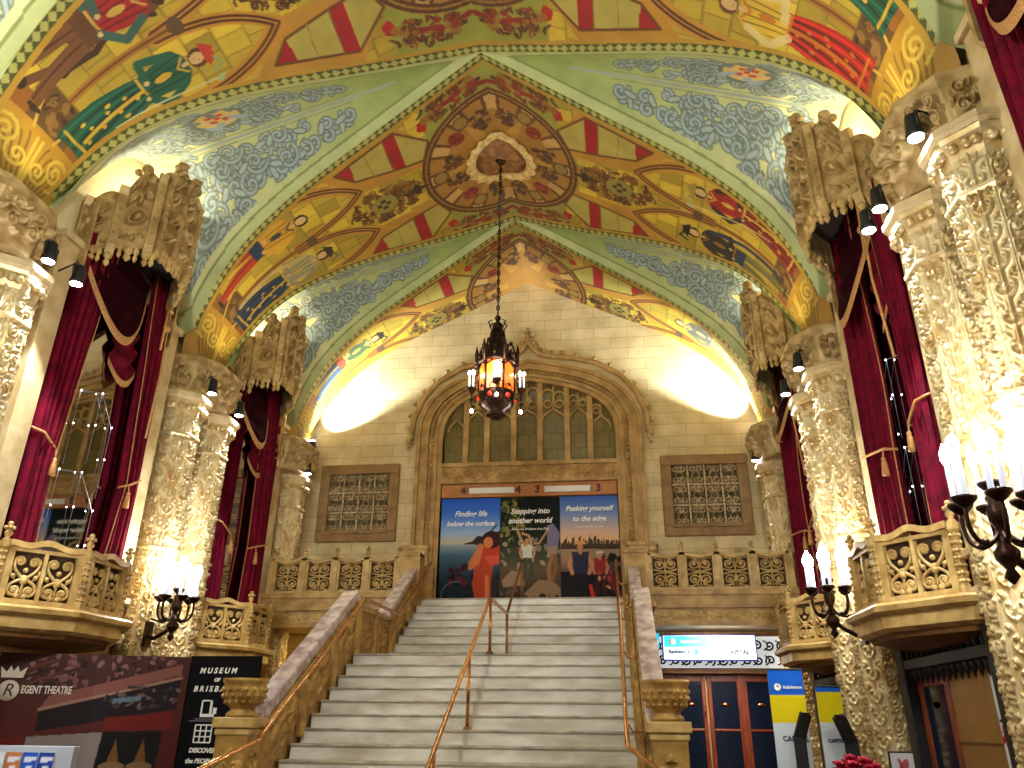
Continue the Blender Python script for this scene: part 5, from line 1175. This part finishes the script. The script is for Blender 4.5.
for k in range(4):
    a = 2 * PI * k / 4 + .16; c = Vector((math.cos(a), math.sin(a), 0)); cc = c * .47
    mb = MB(); mb.tube([tuple(c * .34 + Vector((0, 0, .42))), tuple(c * .44 + Vector((0, 0, .36))), tuple(cc + Vector((0, 0, .5)))], .016, 5); mb.lathe([(.02, -.1), (.05, -.06), (.06, -.02), (.09, 0), (.09, .03)], 9, tuple(cc + Vector((0, 0, .58)))); mb.tube([tuple(cc + Vector((0, 0, .5))), tuple(cc + Vector((0, 0, .36)))], .014, 5); ca = mb.build('candle_arm', M_bronze, ch)
    for j in range(3):
        b_ = a + j * 2.1; q = cc + Vector((math.cos(b_), math.sin(b_), 0)) * .05
        mb = MB(); mb.lathe([(.018, 0), (.018, .28)], 7, tuple(q + Vector((0, 0, .61)))); mb.build('candle', M_candle, ca)
        mb = MB(); mb.ball(tuple(q + Vector((0, 0, .92))), .03, 7, 5, 1.4); mb.build('bulb', M_bulb, ca)
    mb = MB(); mb.ball(tuple(c * .46 + Vector((0, 0, .3 if k % 2 else .14))), .036, 8, 6); mb.build('globe_bulb', M_bulb, ca)
    if k % 2 == 0: mb = MB(); mb.tube([tuple(cc + Vector((0, 0, .36))), tuple(c * .46 + Vector((0, 0, .18)))], .01, 5); mb.build('globe_stem', M_bronze, ca)
for a in (0, 2 * PI / 3, 4 * PI / 3):
    mb = MB(); mb.ball((.08 * math.cos(a), .08 * math.sin(a), .82), .035, 7, 5, 1.6); mb.build('inner_bulb', M_bulb, ch)
light('POINT', (0, 13.4, Z + .82), K_CH, (255, 200, 130), .2); light('POINT', (0, 12.75, Z + .8), K_CH, (255, 244, 224), .25)

# ------------------------------------------------------------------ lower level, left
ux = Vector((2.15, .9, 0)).normalized(); hw_ = 2.42
t = empty('theatre_mural_hoarding', (-6.2, 10.1, 0)); tag(t, 'tall hoarding printed with a reddish theatre auditorium photo on the lower left', 'hoarding')
nrm = Vector((ux.y, -ux.x, 0))
mb = MB(); mb.prism([(0, 0), (hw_, 0), (hw_, 2.4), (0, 2.4)], .01, .08, lambda a, z, c: tuple(ux * a - nrm * c + Vector((0, 0, z)))); mb.build('hoarding_board', M_black, t)
def mural(P, w, h):
    P.B = P.B; grad(P, [(0, (120, 34, 24)), (1.2, (110, 40, 32)), (2.4, (92, 48, 40))])
    P.poly([(0, 2.4), (2.33, 2.4), (2.33, 2.1), (.75, 1.86), (0, 1.9)], (88, 50, 44)); rocks(P, 130, .4, 2.3, 1.95, 2.4, [(150, 96, 84), (104, 52, 48), (60, 30, 30), (170, 120, 104)], 4, .02, .06)
    for i in range(5): P.line([(0, 1.75 + .1 * i), (.7, 2.02 + .1 * i)], .03, (130, 70, 48) if i % 2 else (60, 32, 28))
    P.poly([(.7, 1.86), (2.33, 2.3), (2.33, 2.16), (.62, 1.7)], (170, 104, 90)); P.line([(.62, 1.69), (2.33, 2.12)], .04, (200, 150, 130)); P.poly([(.62, 1.67), (2.33, 2.1), (2.33, 1.72), (.62, 1.42)], (40, 28, 32)); rocks(P, 60, 1.4, 2.33, 1.72, 2.0, [(84, 64, 70), (52, 40, 46), (140, 110, 110)], 7, .02, .04); P.poly([(1.5, 1.84), (1.85, 1.88), (1.85, 1.82), (1.5, 1.78)], (120, 150, 170))
    P.poly([(.5, .9), (.55, 1.36), (1.45, 1.42), (1.42, .95)], (176, 160, 150)); P.ell((.95, 1.06), .2, .12, (196, 180, 166)); P.poly([(1.42, .9), (1.46, 1.42), (2.2, 1.44), (2.18, .9)], (26, 22, 20)); P.poly([(1.45, 1.44), (2.3, 1.46), (2.3, 1.68), (1.45, 1.6)], (140, 36, 30))
    for x in (1.64, 1.98): P.poly([(x - .1, .96), (x, 1.34), (x + .1, .96)], (150, 100, 50)); P.ell((x, 1.0), .16, .06, (170, 130, 84))
    P.poly([(0, 1.3), (.5, 1.36), (.45, .6), (0, .6)], (134, 36, 26)); P.C *= .72
sheet('printed_picture', hw_, 2.4, mural, .011, t, (0, 0, 0), tuple(ux), (0, 0, 1))
M_cream = mat('cream_logo', (210, 196, 180), .5, noise=.05); M_dktxt = mat('dark_logo_letter', (40, 22, 20), .5, noise=.05)
MT = lambda a, z, o=.012: frame(tuple(ux * a + nrm * o + Vector((0, 0, z))), tuple(ux), (0, 0, 1))
mb = MB(); mb.lathe([(.001, 0), (.13, 0), (.13, .006), (.001, .006)], 24); mb.v = [tuple(MT(.2, 1.92) @ Vector(q)) for q in mb.v]; mb.build('logo_roundel', M_cream, t)
text('roundel_letter', 'R', .22, M_dktxt, t, MT(.2, 1.92, .022), shear=.2)
mb = MB(); mb.prism([(-.13, 0), (.13, 0), (.16, .14), (.08, .07), (.04, .15), (0, .08), (-.04, .15), (-.08, .07), (-.16, .14)], 0, .006, lambda a, z, c: tuple(MT(.21, 2.08) @ Vector((a, z, c)))); mb.build('crown_emblem', M_cream, t)
text('lettering', 'EGENT THEATRE', .135, M_cream, t, MT(.66, 1.93) @ Matrix.Diagonal((.6, 1, 1, 1)), bold=.004)

t = empty('museum_banner', (-3.98, 11.05, 0)); tag(t, 'black museum banner with white lettering beside the left newel urn', 'banner')
mb = MB(); mb.box(0, 1.05, 0, .05, 0, 2.42); bbd = mb.build('banner_board', M_dark, t)
tf = lambda x, z: frame((x, -.004, z), (1, 0, 0), (0, 0, 1))
for s_, x, z, sz, sh in (('M U S E U M', .5, 2.22, .125, .2), ('OF', .5, 2.1, .08, .2), ('B R I S B A N E', .5, 1.98, .125, .2), ('DISCOVER', .44, 1.2, .1, .15), ('the PEOPLE', .42, 1.07, .1, .2), ('the PLACES', .42, .94, .1, .2)): text('lettering', s_, sz * .82, M_text, bbd, tf(x - .06, z), shear=sh, bold=.003)
mb = MB(); mb.box(.3, .5, -.01, 0, 1.62, 1.66); mb.box(.3, .32, -.01, 0, 1.66, 1.84); mb.box(.3, .46, -.01, 0, 1.82, 1.84); mb.box(.43, .46, -.01, 0, 1.66, 1.84); mb.box(.48, .53, -.01, 0, 1.66, 1.74); mb.v = [(x - .03, y, z) for x, y, z in mb.v]; mb.build('building_icon', M_text, bbd)
mb = MB()
for i in range(4): mb.box(.3 + .08 * i - .008, .3 + .08 * i + .008, -.008, 0, 1.3, 1.52)
for j in range(4): mb.box(.3, .54, -.008, 0, 1.3 + .073 * j - .008, 1.3 + .073 * j + .008)
mb.v = [(x - .07, y, z) for x, y, z in mb.v]; mb.build('grid_icon', M_text, bbd)
mb = MB(); mb.box(.12, .8, -.006, 0, 1.565, 1.575); mb.box(.2, .7, -.006, 0, 1.59, 1.6); mb.build('rule_lines', mat('grey_rule', (120, 120, 124), .5, noise=.05), t)

t = empty('leaflet_rack', (-5.22, 9.75, 0)); tag(t, 'pale leaflet rack with blue brochures at the bottom left corner', 'leaflet rack')
mb = MB(); mb.box(-.5, .62, .0, .12, .55, 1.27); mb.box(-.4, .5, .02, .1, 0, .55); mb.box(-.5, .62, -.1, .0, .55, .62); mb.build('rack', mat('pale_grey_rack', (176, 180, 190), .5, noise=.06), t, .01)
def leaf_cover(c1, c2):
    def f(P, w, h): P.fill(P.B > -1, c1); P.poly([(0, 0), (w, 0), (w, h * .4)], c2); P.ell((w * .55, h * .6), w * .25, h * .14, (226, 230, 238)); P.poly([(w * .1, h * .8), (w * .9, h * .82), (w * .9, h * .9), (w * .1, h * .9)], (220, 224, 236))
    return f
for i, (x, c1, c2, lab) in enumerate(((-.46, (214, 216, 222), (40, 60, 130), 'white leaflet with dark blue mark at the left of the rack'), (-.24, (196, 120, 70), (60, 140, 90), 'multicoloured leaflet in the rack'), (-.02, (40, 84, 190), (150, 190, 230), 'blue leaflet with slanted mark in the rack'), (.2, (34, 62, 150), (230, 236, 246), 'dark blue leaflet with white star mark in the rack'))):
    q = empty('leaflet', (-5.22 + x, 9.72, .66)); tag(q, lab, 'leaflet', 'leaflets in the rack'); mb = MB(); mb.box(0, .2, .005, .02, 0, .54); mb.build('booklet', M_white, q); sheet('cover', .2, .54, leaf_cover(c1, c2), .02, q, (0, 0, 0), (1, 0, 0), (0, 0, 1))

# ------------------------------------------------------------------ lower level, right
M_cy = mat('glowing_cyan_panel', (0, 190, 230), .4, emit=(0, 196, 240), es=.7); M_wl = mat('glowing_white_panel', (240, 250, 255), .4, emit=(236, 248, 255), es=.42)
t = empty('illuminated_sign', (3.1, 18.45, 2.9)); tag(t, 'bright white and cyan illuminated sign above the lobby doors', 'illuminated sign')
mb = MB(); mb.box(-.03, 2.02, .01, .12, -.03, .53); mb.build('blue_casing', mat('blue_casing', (20, 50, 170), .4, noise=.1), t, .01)
mb = MB(); mb.box(0, 1.99, -.005, .01, 0, .5); mb.build('lit_face', M_wl, t)
mb = MB(); mb.box(.02, .95, -.012, -.004, .26, .49); mb.box(.66, .76, -.012, -.004, .1, .22); mb.build('cyan_field', M_cy, t)
mb = MB(); mb.lathe([(.001, 0), (.075, 0), (.075, .006), (.001, .006)], 18); mb.v = [(x + .2, -.012 - z, y + .375) for x, y, z in mb.v]; mb.build('roundel', M_text, t)
text('lettering', 'Rabbitmere', .1, M_text, t, frame((.6, -.016, .375), (1, 0, 0), (0, 0, 1))); M_gt = mat('grey_sign_text', (50, 84, 120), .5, noise=.05)
text('lettering', 'Rabbitmere', .11, M_gt, t, frame((.36, -.014, .16), (1, 0, 0), (0, 0, 1)), bold=.006); text('lettering', 'CAPITAL', .13, M_gt, t, frame((1.6, -.014, .15), (1, 0, 0), (0, 0, 1)), bold=.006)
t = empty('small_lit_sign', (2.8, 18.9, 2.95)); tag(t, 'small cyan lit sign peeping out beside the right balustrade', 'illuminated sign'); mb = MB(); mb.box(0, .24, .01, .06, .25, .55); mb.build('casing', M_cy, t, .01); mb = MB(); mb.box(.02, .22, 0, .01, .3, .4); mb.build('white_strip', M_wl, t)
t = empty('scroll_transom', (2.7, 19.0, 2.72)); tag(t, 'black scroll ironwork over a pale backlit band above the lobby doors', 'transom grille')
mb = MB(); mb.box(0, 3.2, .1, .14, 0, .72); mb.build('pale_backing', mat('pale_lit_backing', (225, 228, 224), .6, emit=(235, 240, 240), es=.45), t)
mb = MB(); mb.box(0, 3.2, -.06, .14, -.08, .03); mb.box(0, 3.2, -.06, .14, .72, .8); mb.build('transom_rails', M_brown, t)
mb = MB()
for i in range(12):
    for sz in (0, 1):
        mb.tube([(.14 + .265 * i + p[0], .03, .2 + .32 * sz + p[1]) for p in spiral((0, 0), .12, 1.4, i, 1 if (i + sz) % 2 else -1, 16)], .022, 5)
        mb.tube([(.14 + .265 * i + p[0], .03, .2 + .32 * sz + p[1]) for p in arc((.13, 0), .1, -1.5, 1.5, 7)], .016, 5)
mb.build('iron_scrolls', M_iron, t)
k = 1
for x in (2.62, 3.34, 4.06, 4.84):
    t = empty('door_%d' % k, (x, 19.22, 0)); struct(t); k += 1; w = .68 if x < 4 else .74
    mb = MB(); mb.box(0, .09, 0, .07, 0, 2.62); mb.box(w - .09, w, 0, .07, 0, 2.62); mb.box(.09, w - .09, 0, .07, 2.48, 2.62); mb.box(.09, w - .09, 0, .07, .0, .3); mb.box(.09, w - .09, -.005, .07, 1.45, 1.5); mb.build('door_frame', M_oak, t, .01)
    mb = MB(); mb.box(.09, w - .09, .02, .05, .3, 2.48); mb.build('dark_glass', M_dglass, t)
    mb = MB(); mb.lathe([(.001, 0), (.09, 0), (.09, .01), (.001, .01)], 16); mb.v = [(x_ + w / 2, .015 - z_, y_ * .55 + 2.0) for x_, y_, z_ in mb.v]; mb.build('oval_emblem', M_brass, t)
    mb = MB(); mb.tube([(w - .05, -.05, 1.75), (w - .05, -.06, 1.95)], .012, 6); mb.tube([(w - .05, 0, 1.77), (w - .05, -.05, 1.77)], .008, 5); mb.build('pull_handle', M_brass, t)
mb = MB(); mb.box(2.5, 2.62, 19.15, 19.3, 0, 2.66); mb.box(4.74, 4.84, 19.15, 19.3, 0, 2.66); mb.box(5.58, 5.72, 19.15, 19.3, 0, 2.66); mb.box(2.5, 5.72, 19.15, 19.3, 2.62, 2.7); struct(mb.build('trim_11', M_oak))

def rollup(x, y, w, h, lab, word, ang):
    t = empty('pull_up_banner', (x, y, 0), ang); tag(t, lab, 'banner', 'pull-up banners')
    def f(P, W, H): grad(P, [(0, (214, 222, 232)), (1, (214, 222, 232))]); P.fill(P.B > 1.62 - .06, (226, 206, 10)); P.fill(P.B > 2.03 - .06, (20, 96, 206))
    mb = MB(); mb.box(0, w, .005, .015, .06, h); mb.build('backing_sheet', M_white, t)
    sheet('printed_sheet', w, h - .06, f, .02, t, (0, 0, .06), (1, 0, 0), (0, 0, 1))
    mb = MB(); mb.box(-.02, w + .02, -.08, .1, 0, .07); mb.box(0, w, -.01, .025, h - .01, h + .02); mb.build('stand', M_black, t, .01)
    if h < 2.2: return text('lettering', word, w * .19, mat('navy_lettering', (24, 40, 84)), t, frame((w * .6, -.004, 1.4), (1, 0, 0), (0, 0, 1)), bold=.003)
    mb = MB(); mb.lathe([(.001, 0), (.055, 0), (.055, .004), (.03, .004), (.03, .001), (.001, .001)], 18); mb.v = [(x_ + w * .25, -.003 - z_, y_ + h - .26) for x_, y_, z_ in mb.v]; mb.build('ring_logo', M_text, t)
    text('lettering', 'Rabbitmere', w * .115, M_text, t, frame((w * .68, -.004, h - .26), (1, 0, 0), (0, 0, 1)), bold=.002); text('lettering', word, w * .19, mat('navy_lettering', (24, 40, 84), .5, noise=.05), t, frame((w * .6, -.004, 1.4), (1, 0, 0), (0, 0, 1)), bold=.003)
rollup(4.42, 13.55, .53, 2.4, 'blue yellow and white pull-up banner nearest the lobby doors', 'CAPITAL', 0)
rollup(4.84, 12.3, .34, 2.1, 'narrow blue and yellow pull-up banner behind the dark post by the right columns', 'CAPITAL', 0)
for x, y, h, lean, lab in ((4.72, 13.2, 1.76, .12, 'bent black stand in front of the blue and yellow pull-up banner'), (5.12, 11.9, 1.72, -.14, 'bent black stand beside the narrow banner, leaning left at the top')):
    t = empty('black_stand', (x, y, 0)); tag(t, lab, 'stand', 'bent black stands')
    mb = MB(); mb.bar((0, 0, 0), (0, 0, h - .3), .17, .1, (0, 1, 0)); mb.bar((0, 0, h - .34), (lean, -.08, h), .17, .1, (0, 1, 0)); mb.build('column', M_black, t, .02); mb = MB(); mb.box(-.22, .22, -.2, .2, 0, .04); mb.build('foot', M_black, t, .01)
    mb = MB(); mb.box(lean - .05, lean + .05, -.14, -.06, h - .05, h + .01); mb.build('tip', M_bronze, t, .01)
t = empty('flower_arrangement', (5.02, 11.4, 0)); tag(t, 'bunch of crimson pink flowers low in front of the right columns', 'flowers')
mb = MB(); mb.lathe([(.1, 0), (.13, .05), (.16, .7), (.14, .72), (.12, .7)], 14); mb.build('vase', M_black, t)
r = random.Random(8)
for i in range(26):
    a, q = r.uniform(0, 2 * PI), math.sqrt(r.random()); c = (.27 * q * math.cos(a), .24 * q * math.sin(a), 1.08 + .14 * (1 - q) + r.uniform(-.06, .06))
    mb = MB()
    for m_ in range(7): an = 2 * PI * m_ / 7; mb.ball((c[0] + .045 * math.cos(an), c[1] + .045 * math.sin(an), c[2] + .012 * (m_ % 2)), .036, 6, 4, .6)
    mb.ball(c, .04, 6, 4); mb.build('bloom', mat('crimson_petals', (206, 16, 66), .6, rgb2=(150, 6, 40), nscale=20), t)
mb = MB()
for i in range(14): a = r.uniform(0, 2 * PI); mb.tube([(0, 0, .68), (.1 * math.cos(a), .1 * math.sin(a), .9), (.2 * math.cos(a), .2 * math.sin(a), 1.06)], .008, 4)
mb.build('stems', mat('green_stems', (40, 70, 30), .6, noise=.2), t)

# doorway under the nearer right balcony (on the side wall)
for dy, lab in ((10.65, 'dark doorway with spiked black pelmet and wooden door under the nearer right balcony'), (15.95, 'dark doorway with spiked black pelmet under the farther right balcony')):
  t = empty('cinema_doorway', (6.2, dy, 0)); tag(t, lab, 'doorway', 'dark doorways under the right balconies')
  mb = MB(); mb.box(-.04, 0.0, -1.5, 1.5, 0, 2.55); mb.build('opening_shade', M_void, t)  # flat black sheet on the solid wall, standing in for the unlit opening
  mb = MB(); mb.box(-.24, -.02, -1.62, -1.36, 0, 2.62); mb.box(-.24, -.02, 1.3, 1.56, 0, 2.62); mb.build('dark_posts', M_black, t, .02)
  mb = MB(); mb.box(-.22, -.04, -1.4, 1.4, 2.3, 2.42)
  for i in range(15): y = -1.3 + 2.6 * i / 14; mb.lathe([(.03, 0), (.04, .08), (.02, .12), (.045, .18), (.005, .28)], 6, (-.14, y, 2.42)); mb.lathe([(.004, -.2), (.05, -.06), (.06, 0)], 6, (-.14, y, 2.3))
  mb.build('spiked_pelmet', M_black, t)
  mb = MB(); mb.box(-.1, -.04, .2, .36, 0, 2.2); mb.box(-.1, -.04, 1.12, 1.28, 0, 2.2); mb.box(-.1, -.04, .36, 1.12, 2.08, 2.2); mb.build('wooden_door_frame', M_oak, t, .01)
  mb = MB(); mb.box(-.085, -.05, .36, 1.12, .2, 2.08); mb.build('dark_door_glass', M_dglass, t)
  mb = MB(); mb.lathe([(.001, 0), (.12, 0), (.12, .01), (.001, .01)], 16); mb.v = [(-.075 - z_, .74 + x_, 1.85 + y_ * .35) for x_, y_, z_ in mb.v]; mb.build('oval_emblem', M_brass, t)
  mb = MB(); mb.box(-.09, -.05, -1.0, .18, 0, 2.2); mb.build('ochre_panel', mat('ochre_panel', (150, 110, 50), .5, noise=.15), t); mb = MB(); mb.box(-.11, -.09, -1.0, .18, 1.42, 1.44); mb.build('panel_joint', M_brown, t)
t = empty('wall_poster', (6.08, 9.33, 0)); tag(t, 'narrow white poster with red marks at the right edge beside the ochre panel', 'poster')
def wp(P, w, h): P.fill(P.B > -1, (206, 214, 222)); rocks(P, 26, 0, w, .1, .75, [(170, 30, 50), (206, 90, 100), (230, 230, 234)], 3, .02, .06); P.poly([(0, .8), (w, .8), (w, .83), (0, .83)], (70, 60, 60))
mb = MB(); mb.box(0, .02, 0, .28, .85, 2.18); mb.build('mount', M_white, t); sheet('print', .28, 1.33, wp, .015, t, (-.004, .28, .85), (0, -1, 0), (0, 0, 1))
t = empty('framed_card', (5.62, 11.55, 0)); tag(t, 'small framed white card with a red design on a stand by the dark doorway', 'framed card')
mb = MB(); mb.box(-.16, .16, 0, .02, .88, 1.3); mb.build('frame', M_black, t, .005); mb = MB(); mb.tube([(0, .03, 0), (0, .03, .9)], .02, 6); mb.lathe([(.16, 0), (.16, .02), (.03, .04)], 14, (0, .03, 0)); mb.build('stand', M_black, t)
def fc(P, w, h): P.fill(P.B > -1, (206, 200, 204)); P.ell((.14, .2), .05, .12, (176, 80, 90), -.5); P.line([(.1, .3), (.16, .1)], .03, (140, 50, 60))
sheet('card', .28, .38, fc, .012, t, (-.14, -.004, .9), (1, 0, 0), (0, 0, 1))

# ------------------------------------------------------------------ general light and camera
light('AREA', (0, -5.5, 7.0), K_FILL, (240, 250, 236), 9, (0, 12, 4.5))
light('AREA', (-3.9, 18.9, 3.4), 60, (255, 226, 150), .8, (-4.2, 19.2, 0)); light('AREA', (4.2, 17.4, 3.4), 70, (255, 230, 200), .8, (4.2, 18.6, 0))
light('AREA', (0, 20.3, 9.5), 40, (255, 210, 130), 1.6, (0, 19.2, 8.5))
light('POINT', (0, 2.2, 7.6), K_FILL2, (250, 250, 240), .3)  # added unseen fill lamp high overhead, brightening the stairs; no fitting stands there
for y in (4.5, 9.0, 14.5): light('AREA', (0, y, 12.2), K_DOWN, (244, 250, 224), 1.4, (0, y + .5, 0))
w = bpy.data.worlds.new('world'); S.world = w; w.use_nodes = True; bg = w.node_tree.nodes['Background']; bg.inputs['Color'].default_value = (*lin((200, 206, 176)), 1); bg.inputs['Strength'].default_value = K_WORLD
cam = bpy.data.cameras.new('camera'); cam.sensor_width = 36; cam.lens = 775 / 1024 * 36; cam.clip_end = 100
co = bpy.data.objects.new('camera', cam); COL.objects.link(co); S.camera = co
p_, y_, r_ = math.radians(23.55), math.radians(7.46), math.radians(.595)
Fv = Vector((-math.sin(y_) * math.cos(p_), math.cos(y_) * math.cos(p_), math.sin(p_))); R0 = Vector((math.cos(y_), math.sin(y_), 0)); U0 = R0.cross(Fv)
Rv = R0 * math.cos(r_) + U0 * math.sin(r_); Uv = -R0 * math.sin(r_) + U0 * math.cos(r_)
co.matrix_world = Matrix(((Rv.x, Uv.x, -Fv.x, 2.05), (Rv.y, Uv.y, -Fv.y, 0), (Rv.z, Uv.z, -Fv.z, 1.6), (0, 0, 0, 1)))
S.view_settings.view_transform = 'Standard'; S.view_settings.look = 'None'; S.view_settings.gamma = 1; S.view_settings.use_curve_mapping = False; S.view_settings.exposure = EXPOSURE
